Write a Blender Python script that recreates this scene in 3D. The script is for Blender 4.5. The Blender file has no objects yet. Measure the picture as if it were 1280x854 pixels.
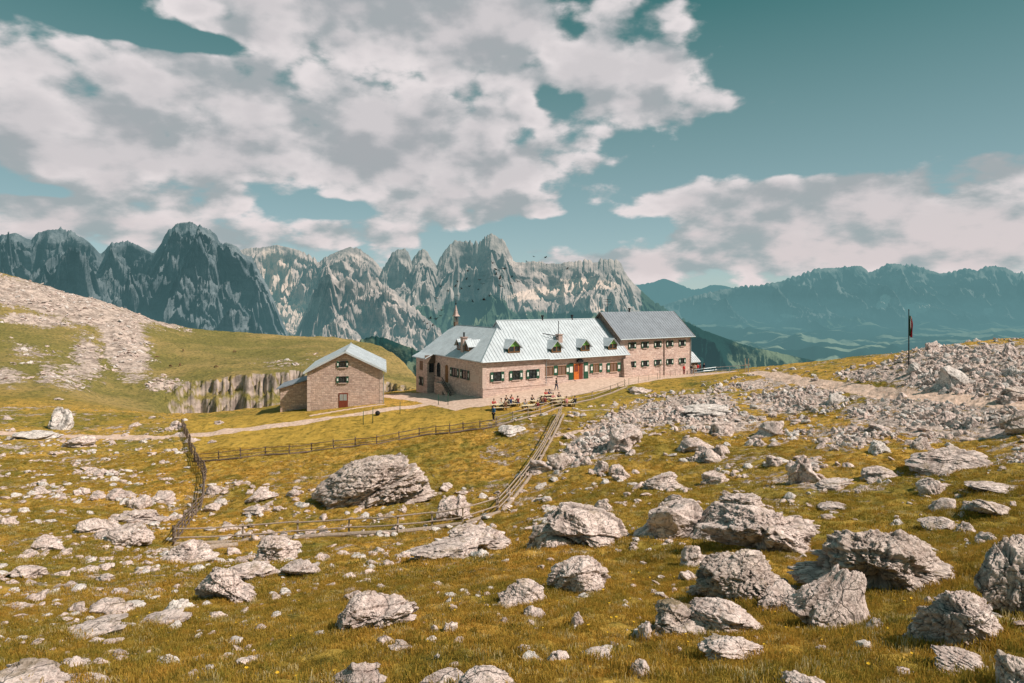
import bpy, bmesh, math, random
import numpy as np
from mathutils import Vector, Matrix, Euler

random.seed(7)
RNG = np.random.RandomState(11)
scene = bpy.context.scene
COL = scene.collection
F = 800.0          # focal length in photo pixels
HY = 375.0         # photo row of the horizon
rad = math.radians

# ------------------------------------------------------------------ noise
_perm = np.random.RandomState(3).permutation(4096).astype(np.int64)
def _h2(ix, iy, s):
    return _perm[(_perm[(ix + s * 131) & 4095] + iy) & 4095]
def noise2(x, y, s=0):
    x = np.asarray(x, float); y = np.asarray(y, float)
    fx = np.floor(x); fy = np.floor(y)
    ix = fx.astype(np.int64); iy = fy.astype(np.int64)
    dx = x - fx; dy = y - fy
    ux = dx*dx*dx*(dx*(dx*6-15)+10); uy = dy*dy*dy*(dy*(dy*6-15)+10)
    def g(a, b, ex, ey):
        t = _h2(a, b, s) * (2*math.pi/4096.0)
        return np.cos(t)*ex + np.sin(t)*ey
    n00 = g(ix, iy, dx, dy); n10 = g(ix+1, iy, dx-1, dy)
    n01 = g(ix, iy+1, dx, dy-1); n11 = g(ix+1, iy+1, dx-1, dy-1)
    return 1.5*((n00*(1-ux)+n10*ux)*(1-uy) + (n01*(1-ux)+n11*ux)*uy)
def fbm2(x, y, o=5, s=0, r=0.5, lac=2.07):
    v = 0; a = 1; t = 0; f = 1.0
    for k in range(o):
        v = v + a*noise2(x*f+17.3*k, y*f-9.1*k, s+k); t += a; a *= r; f *= lac
    return v/t
def ridged2(x, y, o=5, s=0, r=0.5, lac=2.07):
    v = 0; a = 1; t = 0; f = 1.0
    for k in range(o):
        v = v + a*(1-np.abs(noise2(x*f+7.7*k, y*f+3.1*k, s+k)))**2; t += a; a *= r; f *= lac
    return v/t
def noise3(p, s=0):
    f = np.floor(p); i = f.astype(np.int64); d = p - f
    u = d*d*d*(d*(d*6-15)+10)
    out = 0
    for a in (0, 1):
        for b in (0, 1):
            for c in (0, 1):
                h = _perm[(_perm[(_perm[(i[:,0]+a+s*71) & 4095] + i[:,1]+b) & 4095] + i[:,2]+c) & 4095]
                th = h*(2*math.pi/4096.0)*7.0; zz = ((h*37) & 4095)/2048.0-1
                rr = np.sqrt(np.maximum(0, 1-zz*zz))
                gdot = np.cos(th)*rr*(d[:,0]-a) + np.sin(th)*rr*(d[:,1]-b) + zz*(d[:,2]-c)
                w = (u[:,0] if a else 1-u[:,0])*(u[:,1] if b else 1-u[:,1])*(u[:,2] if c else 1-u[:,2])
                out = out + w*gdot
    return out*1.5
def fbm3(p, o=5, s=0, r=0.5):
    v = 0; a = 1; t = 0; f = 1.0
    for k in range(o):
        v = v + a*noise3(p*f+11.0*k, s+k); t += a; a *= r; f *= 2.05
    return v/t
def ridged3(p, o=4, s=0, r=0.5):
    v = 0; a = 1; t = 0; f = 1.0
    for k in range(o):
        v = v + a*(1-np.abs(noise3(p*f+5.0*k, s+k))*1.6); t += a; a *= r; f *= 2.1
    return v/t
def sstep(a, b, x):
    t = np.clip((x-a)/(b-a), 0, 1)
    return t*t*(3-2*t)

# ------------------------------------------------------------------ terrain heights
CP = [ # photo column, photo row, distance in metres
 (603,498,89.3),(560,493,97),(534,492,102),(520,490,105.6),(735,473.5,98.5),(786,471,104),(825,469.5,108),(863,468,113),(660,488,92.5),
 (695,487.5,92),(620,495,89),(385,514,91),(430,509,92),(477,503.5,93),(352,512,94),(617,527,74),(640,512,82),(680,505,85),(715,500,87),
 (500,500,97),(450,495,108),(400,497,112),
 (750,490,91),(800,478,98),(300,573,68.7),(245,577,69),(420,562,70),(500,550,71),(560,542,72),(250,545,83),(340,532,85),(430,520,87),
 (540,505,91),(218,680,42),(305,677,42.5),(372,672,43),(436,668,43.5),(497,664,44),(578,654,45),(622,641,46.5),(470,632,50),(400,620,53),(540,610,56),(650,607,54),(675,570,62),(700,520,75),
 (228,535,88),(246,583,67),(255,600,61),(249,640,51.5),(300,620,55),(330,590,63),
 (640,854,7.5),(640,800,10.5),(640,740,16),(640,700,22),(640,670,31),(560,700,26),(560,740,17.5),
 (460,790,12),(460,740,18),(460,700,27),(400,854,8),(400,800,11.5),(300,760,17.5),(300,710,28),(200,800,13.5),(200,740,22),(200,700,31.5),
 (-200,854,9),(-200,700,27),(-200,600,58),(-200,540,85),
 (0,854,9),(100,854,9),(100,800,14),(100,760,19.5),(100,700,31),(100,660,42),(100,620,55),(100,580,70),(100,548,84),(0,760,19),(0,700,30),(0,640,47),(0,590,65),(0,545,84),
 (75,535,91),(100,518,104),(200,520,102),(300,517,103),(0,515,104),
 (1280,854,6.5),(1200,854,7),(1100,854,7),(1280,780,9),(1200,790,9.3),(1200,740,12),(1115,740,13.5),(1200,690,17),(1200,640,25),(1180,590,35),(1200,545,45),(1200,505,54),(1190,487,59),
 (1200,452,70),(1280,432,74),(1280,500,50),(1280,540,40),(1280,600,28),(1280,680,15),(1140,447,77),(1160,465,68),(1100,458,80),(1500,420,75),(1500,600,28),(1500,854,6.5),(1700,420,75),(1700,700,14),
 (1040,462,86),(1000,462,92),(940,463.5,101),(900,466,106),
 (950,854,7.2),(950,800,9.8),(950,760,12.7),(950,700,19),(950,650,27),(950,600,38),(950,550,54),(950,510,70),(950,485,84),(900,490,83),(850,500,79),(780,562,57.5),(780,510,80),
 (720,560,61),(720,600,51),(860,600,42),(800,650,30),(750,690,23),(850,672,25),(740,640,33),(1040,640,26.5),(1040,580,41),(1040,520,61),(1040,485,75),(1110,520,55),(1110,560,42),(1110,490,66),(820,485,93),
 (820,740,16),(820,800,10.2),
 (380,463,205),(300,472,200),(220,505,183),(150,515,165),(450,430,310),(490,448,270),(515,475,240),(300,418,340),(200,405,330),(150,386,320),(60,365,300),(0,352,290),(-200,330,280),(-200,450,180),
 (0,470,165),(100,480,160),(0,500,125),(60,505,125),(100,440,230),(200,450,240),(60,400,260),(300,442,270),(400,440,270),(-200,500,120),
]
def _rbf_fit():
    P = np.array(CP, float)
    u = (P[:,0]-640)/F; w = np.log(P[:,2])*0.8
    z = (HY-P[:,1])/F*P[:,2]
    n = len(P)
    r2 = (u[:,None]-u[None])**2 + (w[:,None]-w[None])**2
    K = np.where(r2 > 0, 0.5*r2*np.log(np.maximum(r2, 1e-12)), 0)
    K += np.eye(n)*0.002
    Q = np.stack([np.ones(n), u, w], 1)
    A = np.zeros((n+3, n+3)); A[:n,:n] = K; A[:n,n:] = Q; A[n:,:n] = Q.T
    b = np.zeros(n+3); b[:n] = z
    return u, w, np.linalg.solve(A, b)
_ru, _rw, _rc = _rbf_fit()
def rbf(u, w):
    out = _rc[-3] + _rc[-2]*u + _rc[-1]*w
    for k in range(len(_ru)):
        r2 = (u-_ru[k])**2 + (w-_rw[k])**2
        out = out + _rc[k]*0.5*r2*np.log(np.maximum(r2, 1e-12))
    return out
# coarse table of the smooth part, then bilinear lookups
TU = np.linspace(-1.5, 1.5, 401); TW = np.linspace(math.log(2.5)*0.8, math.log(420)*0.8, 420)
_gu, _gw = np.meshgrid(np.clip(TU, -1.05, 1.3), np.clip(TW, math.log(6.0)*0.8, math.log(345)*0.8))
TZ = rbf(_gu, _gw)
def smooth_h(u, y):
    a = np.clip((u-TU[0])/(TU[1]-TU[0]), 0, 399.999); w = np.log(np.maximum(y, 2.5))*0.8
    b = np.clip((w-TW[0])/(TW[1]-TW[0]), 0, 418.999)
    ia = a.astype(int); ib = b.astype(int); fa = a-ia; fb = b-ib
    return (TZ[ib,ia]*(1-fa)+TZ[ib,ia+1]*fa)*(1-fb)+(TZ[ib+1,ia]*(1-fa)+TZ[ib+1,ia+1]*fa)*fb

SEG = {}
def seg_dist(x, y, pts):
    d = np.full(np.shape(x), 1e9)
    for (ax, ay), (bx, by) in zip(pts[:-1], pts[1:]):
        vx, vy = bx-ax, by-ay; L = vx*vx+vy*vy+1e-9
        t = np.clip(((x-ax)*vx+(y-ay)*vy)/L, 0, 1)
        d = np.minimum(d, np.hypot(x-ax-t*vx, y-ay-t*vy))
    return d

HUT = (-4.1, 89.3, -13.7, rad(32)); BARN = (-29.1, 91.0, -15.8, rad(11.3))
def local(fr, x, y):
    c, s = math.cos(fr[3]), math.sin(fr[3]); dx = x-fr[0]; dy = y-fr[1]
    return dx*c+dy*s, -dx*s+dy*c
def flat_zone(x, y):
    """1 where the ground is kept smooth (around buildings and the forecourt)."""
    a, b = local(HUT, x, y)
    d = np.maximum(np.maximum(-5-a, a-46), np.maximum(-9-b, b-22))
    m = 1-sstep(0, 5, d)
    a, b = local(BARN, x, y)
    d = np.maximum(np.maximum(-6-a, a-12), np.maximum(-3-b, b-18))
    return np.maximum(m, 1-sstep(0, 4, d))

def rubble_mask(px, py, y):
    """where the slope is broken rock, by the place of each point"""
    m = np.zeros(np.shape(px))
    def blob(cx, cy, rx, ry, rot=0, k=1.0):
        c, s = math.cos(rad(rot)), math.sin(rad(rot))
        dx = px-cx; dy = py-cy
        a = (dx*c+dy*s)/rx; b = (-dx*s+dy*c)/ry
        return k*np.clip(1.25-np.hypot(a, b), 0, 1)
    for b in [(755,545,80,22,-30,1.3),(850,512,85,19,-8,1.3),(900,528,65,15,0,1.2),(1000,500,90,18,-4,1.1),(1100,470,60,12,0,1.0),(1230,466,135,38,0,1.5),(1180,520,150,34,4,1.2),
              (1060,545,90,28,5,.6),(1290,560,90,40,0,.5),(940,480,70,9,-6,.7),(1000,600,120,28,0,.4),(700,585,30,14,-30,.6)]:
        m = np.maximum(m, blob(*b))
    near = y < 125
    h = np.zeros(np.shape(px))
    for b in [(50,372,165,22,11,1.25),(155,425,34,62,-22,1.15),(120,400,90,14,8,.8),(95,470,60,26,-10,.6),(40,440,50,20,10,.5),(350,455,60,8,0,.4),(420,450,60,14,0,.4),(185,395,60,8,20,1.0),(40,400,70,10,5,.9),(110,445,26,40,-20,.8),(60,470,20,24,20,.7),(10,470,30,16,0,.7),(200,480,50,14,8,.6),(30,365,200,14,12,1.2)]:
        h = np.maximum(h, blob(*b))
    return np.where(near, m, h)

def H(x, y, detail=True):
    x = np.asarray(x, float); y = np.asarray(y, float)
    yy = np.maximum(y, 2.5); u = x/yy
    z = smooth_h(u, yy)
    if detail:
        fz = flat_zone(x, y)
        py = HY - z/yy*F; px = 640+u*F
        rm = rubble_mask(px, py, yy)
        k = (1-fz)
        z = z + k*(0.42*fbm2(x/9.0, y/9.0, 3, 5) * sstep(8, 30, yy)
                   + 0.26*fbm2(x/2.6, y/2.6, 3, 9)
                   + 0.13*(np.abs(noise2(x/1.05, y/0.95, 15))-0.3)*sstep(-.25, .35, noise2(x/7., y/7., 18))
                   + 0.07*(np.abs(noise2(x/0.42, y/0.42, 14))-0.3))
        z = z + k*rm*(0.45*ridged2(x/3.5, y/3.5, 4, 21)+0.18*ridged2(x/0.9, y/0.9, 3, 25)-0.35)*np.clip(yy/60, .2, 1)
        z = z + np.where(yy > 125, 1.0, 0)*sstep(120, 160, yy)*(2.2*fbm2(x/30., y/30., 5, 31)+rm*1.6*ridged2(x/9, y/9, 5, 35))
    # gully in front of the cliff on the left
    gm = sstep(-0.57, -0.47, u)*(1-sstep(-0.20, -0.14, u))
    dc = 203+12*fbm2(u*17, u*0+3, 5, 41, .6)-15*sstep(-0.5, -0.6, u) + 4.5*fbm2(x/11.0, y/7.0, 4, 44, .6)+3.0*fbm2(x/3.6, y/1.6, 3, 46)
    near_edge = 113+5*noise2(u*9, u*0, 47)
    down = sstep(0, 24, yy-near_edge)*(1-.55*sstep(-9, -5, yy-dc)-.10*sstep(-5, -2.6, yy-dc)-.35*sstep(-2.6, 0.6, yy-dc))
    z = z - gm*down*(13+6*noise2(u*22, u*0, 48)+5*sstep(-.45, -.33, u))
    # beyond the rim everything falls into the valley
    d0 = np.interp(u, [-1.6,-.7,-.5,-.3,-.22,-.12,-.02,.1,.28,.5,.62,.8,1.6], [300,310,330,345,315,205,150,135,128,101,88,84,84])
    fall = np.maximum(0, yy-d0)
    z = z - np.where(fall < 1300, fall*0.5*sstep(0, 40, fall)+ 0*fall, 650)
    return np.maximum(z, -640 + 300*ridged2(x/2100., y/3000., 5, 51)*sstep(1200, 2600, yy))

def px_of(x, y, z):
    return 640+x/y*F, HY-z/y*F
_ys = np.concatenate([np.exp(np.linspace(math.log(5), math.log(130), 900)), np.linspace(131, 420, 400)])
_hitcache = {}
def hit(px, py):
    """Where the line of sight through a photo pixel first meets the ground."""
    u = (px-640)/F
    k = round(px, 1)
    if k not in _hitcache:
        _hitcache[k] = H(u*_ys, _ys)
    z = _hitcache[k]
    ray = (HY-py)/F*_ys
    idx = np.nonzero(z >= ray)[0]
    i = idx[0] if len(idx) else len(_ys)-1
    y = _ys[i]
    return Vector((u*y, y, float(z[i])))
def gz(x, y):
    return float(H(np.array([x]), np.array([y]))[0])

# ------------------------------------------------------------------ object helpers
def tag(o, label=None, cat=None, group=None, kind=None):
    if label: o['label'] = label
    if cat: o['category'] = cat
    if group: o['group'] = group
    if kind: o['kind'] = kind
    return o
def empty(name, loc=(0,0,0), rz=0.0, label=None, cat=None, group=None):
    o = bpy.data.objects.new(name, None); COL.objects.link(o)
    o.empty_display_size = 0.3
    o.location = loc; o.rotation_euler = (0, 0, rz)
    return tag(o, label, cat, group)
def link(name, me, mats, parent=None):
    o = bpy.data.objects.new(name, me); COL.objects.link(o)
    for m in (mats if isinstance(mats, (list, tuple)) else [mats]): me.materials.append(m)
    if parent is not None: o.parent = parent
    return o
def np_mesh(name, V, Fq, smooth=True, attrs=None):
    """Mesh from a vertex array and a quad or triangle array."""
    me = bpy.data.meshes.new(name)
    n = Fq.shape[1]
    me.vertices.add(len(V)); me.loops.add(Fq.size); me.polygons.add(len(Fq))
    me.vertices.foreach_set('co', np.ascontiguousarray(V, dtype=np.float32).ravel())
    me.loops.foreach_set('vertex_index', np.ascontiguousarray(Fq, dtype=np.int32).ravel())
    me.polygons.foreach_set('loop_start', np.arange(0, Fq.size, n, dtype=np.int32))
    me.polygons.foreach_set('use_smooth', np.full(len(Fq), smooth))
    if attrs:
        for k, v in attrs.items():
            a = me.attributes.new(k, 'FLOAT', 'POINT'); a.data.foreach_set('value', np.asarray(v, np.float32).ravel())
    me.update(calc_edges=True)
    return me
def grid_faces(nr, nc):
    i = np.arange(nr*nc).reshape(nr, nc)
    return np.stack([i[:-1,:-1], i[:-1,1:], i[1:,1:], i[1:,:-1]], -1).reshape(-1, 4)
class MB:
    def __init__(s): s.v = []; s.f = []; s.m = []
    def poly(s, pts, mi=0):
        b = len(s.v); s.v += [tuple(p) for p in pts]; s.f.append(tuple(range(b, b+len(pts)))); s.m.append(mi)
    def box(s, x0, x1, y0, y1, z0, z1, mi=0, M=None):
        c = [(x0,y0,z0),(x1,y0,z0),(x1,y1,z0),(x0,y1,z0),(x0,y0,z1),(x1,y0,z1),(x1,y1,z1),(x0,y1,z1)]
        if M is not None: c = [tuple(M @ Vector(p)) for p in c]
        b = len(s.v); s.v += c
        for q in ((0,3,2,1),(4,5,6,7),(0,1,5,4),(1,2,6,5),(2,3,7,6),(3,0,4,7)):
            s.f.append(tuple(b+k for k in q)); s.m.append(mi)
    def prism(s, poly, z0, z1, mi=0, M=None):
        """plan polygon (counter-clockwise) pulled up from z0 to z1"""
        n = len(poly); b = len(s.v)
        pts = [(p[0], p[1], z0) for p in poly]+[(p[0], p[1], z1) for p in poly]
        if M is not None: pts = [tuple(M @ Vector(p)) for p in pts]
        s.v += pts
        s.f.append(tuple(b+k for k in reversed(range(n)))); s.m.append(mi)
        s.f.append(tuple(b+n+k for k in range(n))); s.m.append(mi)
        for k in range(n):
            j = (k+1) % n
            s.f.append((b+k, b+j, b+n+j, b+n+k)); s.m.append(mi)
    def tube(s, pts, rs, n=8, mi=0, cap=True):
        pts = [Vector(p) for p in pts]
        if not isinstance(rs, (list, tuple)): rs = [rs]*len(pts)
        rings = []
        up = Vector((0.13, 0.21, 1)).normalized()
        for k, p in enumerate(pts):
            d = (pts[min(k+1, len(pts)-1)]-pts[max(k-1, 0)]).normalized()
            a = d.cross(up)
            if a.length < 0.1: a = d.cross(Vector((1, 0.2, 0)))
            a.normalize(); c = d.cross(a)
            b = len(s.v)
            for j in range(n):
                t = 2*math.pi*j/n
                s.v.append(tuple(p+(a*math.cos(t)+c*math.sin(t))*rs[k]))
            rings.append(b)
        for r0, r1 in zip(rings[:-1], rings[1:]):
            for j in range(n):
                q = (j+1) % n
                s.f.append((r0+j, r0+q, r1+q, r1+j)); s.m.append(mi)
        if cap:
            s.f.append(tuple(rings[0]+j for j in reversed(range(n)))); s.m.append(mi)
            s.f.append(tuple(rings[-1]+j for j in range(n))); s.m.append(mi)
    def build(s, name, mats, parent=None, smooth=False, bevel=0):
        me = bpy.data.meshes.new(name); me.from_pydata(s.v, [], s.f)
        me.polygons.foreach_set('material_index', s.m)
        if smooth: me.polygons.foreach_set('use_smooth', [True]*len(s.f))
        bm = bmesh.new(); bm.from_mesh(me)
        bmesh.ops.recalc_face_normals(bm, faces=bm.faces)
        if bevel: bmesh.ops.bevel(bm, geom=list(bm.edges), offset=bevel, segments=1, affect='EDGES')
        bm.to_mesh(me); bm.free()
        return link(name, me, mats, parent)
def copy_tree(o, parent=None):
    c = o.copy(); COL.objects.link(c)
    if parent is not None: c.parent = parent
    for ch in KIDS(o): copy_tree(ch, c)
    return c
def KIDS(o): return [x for x in o.children]
# ------------------------------------------------------------------ materials
class NT:
    def __init__(s, mat):
        mat.use_nodes = True; s.t = mat.node_tree; s.t.nodes.clear(); s.n = s.t.nodes
    def add(s, typ, inp=None, **kw):
        nd = s.n.new(typ)
        for k, v in kw.items(): setattr(nd, k, v)
        for k, v in (inp or {}).items():
            if isinstance(v, bpy.types.NodeSocket): s.t.links.new(v, nd.inputs[k])
            else: nd.inputs[k].default_value = v
        return nd
    def math(s, op, a, b=0.0, c=None, clamp=False):
        d = {0: a, 1: b}
        if c is not None: d[2] = c
        nd = s.add('ShaderNodeMath', d, operation=op); nd.use_clamp = clamp
        return nd.outputs[0]
    def vmath(s, op, a, b=(0,0,0)):
        nd = s.add('ShaderNodeVectorMath', {0: a, 1: b}, operation=op)
        return nd.outputs['Value'] if op in ('LENGTH', 'DOT_PRODUCT', 'DISTANCE') else nd.outputs[0]
    def mix(s, f, a, b, blend='MIX'):
        nd = s.add('ShaderNodeMix', data_type='RGBA', blend_type=blend)
        for k, v in ((0, f), (6, a), (7, b)):
            if isinstance(v, bpy.types.NodeSocket): s.t.links.new(v, nd.inputs[k])
            else: nd.inputs[k].default_value = v
        return nd.outputs[2]
    def ramp(s, f, lo, hi, a=0.0, b=1.0, smooth=True):
        nd = s.add('ShaderNodeMapRange', {0: f, 1: lo, 2: hi, 3: a, 4: b})
        if smooth: nd.interpolation_type = 'SMOOTHSTEP'
        return nd.outputs[0]
    def noise(s, vec, scale, detail=4, rough=0.5, dist=0.0, typ='FBM'):
        nd = s.add('ShaderNodeTexNoise', {'Vector': vec, 'Scale': scale, 'Detail': detail, 'Roughness': rough, 'Distortion': dist})
        return nd.outputs[0]
    def voro(s, vec, scale, feat='F1', rnd=1.0):
        nd = s.add('ShaderNodeTexVoronoi', {'Vector': vec, 'Scale': scale, 'Randomness': rnd}, feature=feat)
        return nd
    def attr(s, name): return s.add('ShaderNodeAttribute', attribute_name=name).outputs['Fac']
    def pos(s): return s.add('ShaderNodeNewGeometry').outputs['Position']
    def obj(s): return s.add('ShaderNodeTexCoord').outputs['Object']
    def bump(s, h, strength=0.5, dist=0.1, normal=None):
        d = {'Strength': strength, 'Distance': dist, 'Height': h}
        if normal is not None: d['Normal'] = normal
        return s.add('ShaderNodeBump', d).outputs[0]
    def pbsdf(s, col, rough=0.9, normal=None, metal=0.0, spec=0.3):
        d = {'Base Color': col, 'Roughness': rough, 'Metallic': metal, 'Specular IOR Level': spec}
        if normal is not None: d['Normal'] = normal
        return s.add('ShaderNodeBsdfPrincipled', d).outputs[0]
    def out(s, sh): s.add('ShaderNodeOutputMaterial', {0: sh})
def C(r, g, b): return (r, g, b, 1.0)
def newmat(name):
    m = bpy.data.materials.new(name); return m, NT(m)

def flat_mat(name, col, rough=0.8, var=0.25, scale=6.0, metal=0.0, bump=0.15):
    m, n = newmat(name)
    p = n.obj()
    a = n.noise(p, scale, 6, 0.6); b = n.noise(p, scale*7, 3, 0.5)
    f = n.math('ADD', n.math('MULTIPLY', a, 0.7), n.math('MULTIPLY', b, 0.3))
    dark = C(*[c*(1-var) for c in col]); lite = C(*[min(1, c*(1+var)) for c in col])
    c = n.mix(n.ramp(f, 0.3, 0.7), dark, lite)
    n.out(n.pbsdf(c, rough, n.bump(f, bump, 0.02), metal))
    return m

def grass_color(n):
    """shared by the ground sheet and the grass blades: patches by place"""
    p = n.pos()
    sc = n.vmath('MULTIPLY', p, (1, 1, 0))
    big = n.noise(sc, 0.055, 4, 0.55, 0.6)
    mid = n.noise(sc, 0.35, 5, 0.6, 0.8)
    fine = n.noise(sc, 2.6, 5, 0.65)
    olive = C(.34, .245, .048); gold = C(.66, .375, .080); rust = C(.40, .175, .040); green = C(.205, .185, .036)
    c = n.mix(n.ramp(big, .40, .60), olive, gold)
    c = n.mix(n.ramp(mid, .52, .66, 0, .65), c, gold)
    c = n.mix(n.ramp(mid, .50, .34, 0, .8), c, green)
    c = n.mix(n.ramp(fine, .56, .72, 0, .6), c, rust)
    c = n.mix(n.ramp(fine, .50, .36, 0, .8), c, C(.085, .080, .016))
    return c, mid, fine

def mat_ground():
    m, n = newmat('ground_surface')
    p = n.pos()
    g, mid, fine = grass_color(n)
    far = n.attr('far')
    g = n.mix(n.attr('gold'), g, n.mix(n.ramp(mid, .35, .65), C(.62, .385, .075), C(.48, .30, .055)))
    hill = n.mix(n.ramp(n.noise(p, .02, 5, .6), .4, .6), C(.235, .195, .060), C(.42, .29, .11))
    hill = n.mix(n.ramp(n.noise(p, .25, 4, .6), .5, .7, 0, .5), hill, C(.13, .13, .036))
    g = n.mix(far, g, hill)
    micro = n.noise(p, 14, 4, .7)
    blot = n.noise(p, 1.15, 5, .65)
    g = n.mix(n.ramp(blot, .52, .36, 0, .85), g, n.mix(1.0, g, C(.42, .50, .5), 'MULTIPLY'))
    g = n.mix(n.ramp(blot, .56, .70, 0, .4), g, C(.62, .40, .09))
    g = n.mix(n.ramp(micro, .35, .65, .0, .45), g, n.mix(1.0, g, C(.45, .45, .4), 'MULTIPLY'))
    # broken pale rock showing through
    v = n.voro(p, 3.2); v2 = n.voro(p, 1.1)
    rk = n.mix(n.ramp(n.noise(p, 5, 6, .65), .3, .7), C(.36, .265, .225), C(.82, .66, .58))
    rk = n.mix(n.ramp(v.outputs['Distance'], .45, .75, 0, .6), rk, C(.17, .13, .11))
    rn = n.noise(p, .9, 6, .68)
    rn2 = n.noise(p, .16, 4, .6)
    ra = n.attr('rubble')
    f = n.math('ADD', n.math('MULTIPLY', ra, 1.0), n.math('MULTIPLY', n.math('ADD', n.math('SUBTRACT', rn, .5), n.math('MULTIPLY', n.math('SUBTRACT', rn2, .5), .8)), 1.5))
    rf = n.ramp(f, .42, .56)
    rf = n.math('MULTIPLY', rf, n.ramp(ra, .02, .15))
    farrk = n.mix(n.ramp(n.noise(p, .35, 6, .7), .35, .65), C(.25, .19, .16), C(.62, .49, .42))
    rk = n.mix(far, rk, farrk)
    c = n.mix(rf, g, rk)
    # cliffs
    st = n.noise(n.vmath('MULTIPLY', p, (1, 1, 1.3)), .32, 6, .65)
    cl = n.mix(n.ramp(st, .35, .65), C(.25, .195, .165), C(.52, .41, .35))
    c = n.mix(n.attr('cliff'), c, cl)
    # beaten paths
    pc = n.mix(n.ramp(n.noise(p, 2.2, 5, .6), .3, .7), C(.55, .38, .29), C(.76, .56, .45))
    pn = n.math('ADD', n.attr('path'), n.math('MULTIPLY', n.math('SUBTRACT', n.noise(p, 1.3, 5, .6), .5), .8))
    c = n.mix(n.ramp(pn, .42, .58), c, pc)
    c = n.mix(n.attr('soil'), c, C(.10, .06, .035))
    # forest in the valley, under the painted haze mixed in below
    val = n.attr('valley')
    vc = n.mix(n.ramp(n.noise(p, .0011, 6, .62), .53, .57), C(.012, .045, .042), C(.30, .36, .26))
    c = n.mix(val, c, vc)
    h = n.math('ADD', n.math('MULTIPLY', fine, .5), n.math('ADD', n.math('MULTIPLY', micro, .25), n.math('MULTIPLY', n.math('MULTIPLY', rf, v2.outputs['Distance']), .8)))
    sh = n.pbsdf(c, .95, n.bump(h, .9, .22), 0, .1)
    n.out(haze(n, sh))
    return m

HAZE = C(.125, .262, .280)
def haze(n, sh, k=1/15500.0, lift=1.0):  # painted haze: emission mixed over the surface, growing with distance from the origin
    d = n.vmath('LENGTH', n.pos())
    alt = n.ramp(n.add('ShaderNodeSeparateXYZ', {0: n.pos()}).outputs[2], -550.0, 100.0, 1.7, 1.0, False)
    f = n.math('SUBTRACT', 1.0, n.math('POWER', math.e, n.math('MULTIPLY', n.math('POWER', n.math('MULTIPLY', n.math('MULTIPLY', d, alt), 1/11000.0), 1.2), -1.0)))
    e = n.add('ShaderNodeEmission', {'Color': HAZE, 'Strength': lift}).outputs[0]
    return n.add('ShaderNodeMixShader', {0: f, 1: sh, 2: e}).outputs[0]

def mat_mountain(name, rock_d, rock_l, scree, veg, scale):
    m, n = newmat(name)
    p = n.pos()
    q = n.vmath('MULTIPLY', p, (1, 1, .8))
    a = n.noise(q, scale, 8, .68, .4); b = n.noise(q, scale*5, 5, .65)
    c = n.mix(n.ramp(n.math('ADD', n.math('MULTIPLY', a, .65), n.math('MULTIPLY', b, .35)), .38, .62), C(*rock_d), C(*rock_l))
    lay = n.noise(n.vmath('MULTIPLY', p, (.12, .12, 1.6)), scale*1.3, 5, .6)
    c = n.mix(n.ramp(lay, .52, .62, 0, .45), c, C(*[v*.55 for v in rock_d]))
    c = n.mix(n.attr('shade'), c, n.mix(1.0, c, C(.72, .78, .80), 'MULTIPLY'))  # painted shade: rock colour darkened as if under cloud shadow
    sn = n.math('ADD', n.attr('scree'), n.math('MULTIPLY', n.math('SUBTRACT', n.noise(p, scale*2.5, 6, .65), .5), 1.2))
    c = n.mix(n.ramp(sn, .45, .60), c, C(*scree))
    vn = n.math('ADD', n.attr('veg'), n.math('MULTIPLY', n.math('SUBTRACT', n.noise(p, scale*3, 6, .65), .5), 1.0))
    vc = n.mix(n.ramp(n.noise(p, scale*.7, 6, .62), .54, .60, 0, .8), C(*veg), C(.22, .27, .17))
    c = n.mix(n.ramp(vn, .42, .58), c, vc)
    hgt = n.math('ADD', n.math('MULTIPLY', a, 1.0), n.math('MULTIPLY', b, .35))
    sh = n.pbsdf(c, 1.0, n.bump(hgt, .75, 60), 0, .0)
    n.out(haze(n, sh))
    return m

def mat_rock(name, lo, hi, moss=.5):
    m, n = newmat(name)
    p = n.pos(); geo = n.add('ShaderNodeNewGeometry')
    a = n.noise(p, 1.3, 8, .68, .3); b = n.noise(p, 9, 6, .68); cfine = n.noise(p, 45, 4, .7)
    vo = n.voro(n.vmath('ADD', p, n.vmath('MULTIPLY', n.add('ShaderNodeTexNoise', {'Vector': p, 'Scale': 2.0, 'Detail': 3.0}).outputs['Color'], (.6, .6, .6))), 2.3, 'DISTANCE_TO_EDGE').outputs['Distance']
    crack = n.ramp(vo, .0, .035, 1, 0)
    f = n.math('ADD', n.math('MULTIPLY', a, .5), n.math('ADD', n.math('MULTIPLY', b, .35), n.math('MULTIPLY', cfine, .15)))
    c = n.mix(n.ramp(f, .36, .62), C(*lo), C(*hi))
    c = n.mix(n.ramp(b, .60, .74, 0, .5), c, C(.16, .125, .105))
    c = n.mix(n.ramp(n.noise(p, 3.1, 5, .6), .60, .70, 0, .35), c, C(.33, .215, .14))
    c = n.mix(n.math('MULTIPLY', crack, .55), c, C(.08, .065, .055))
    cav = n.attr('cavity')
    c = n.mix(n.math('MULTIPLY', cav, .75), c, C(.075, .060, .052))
    sep = n.add('ShaderNodeSeparateXYZ', {0: geo.outputs['Normal']}).outputs[2]
    mo = n.math('MULTIPLY', n.math('MULTIPLY', n.ramp(sep, .55, .9), n.ramp(n.noise(p, 1.7, 5, .65), .53, .63)), moss)
    c = n.mix(mo, c, C(.17, .115, .030))
    hh = n.math('ADD', n.math('MULTIPLY', b, .6), n.math('ADD', n.math('MULTIPLY', cfine, .18), n.math('MULTIPLY', n.math('SUBTRACT', 1.0, crack), .25)))
    n.out(n.pbsdf(c, .92, n.bump(hh, .85, .09), 0, .15))
    return m

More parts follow.
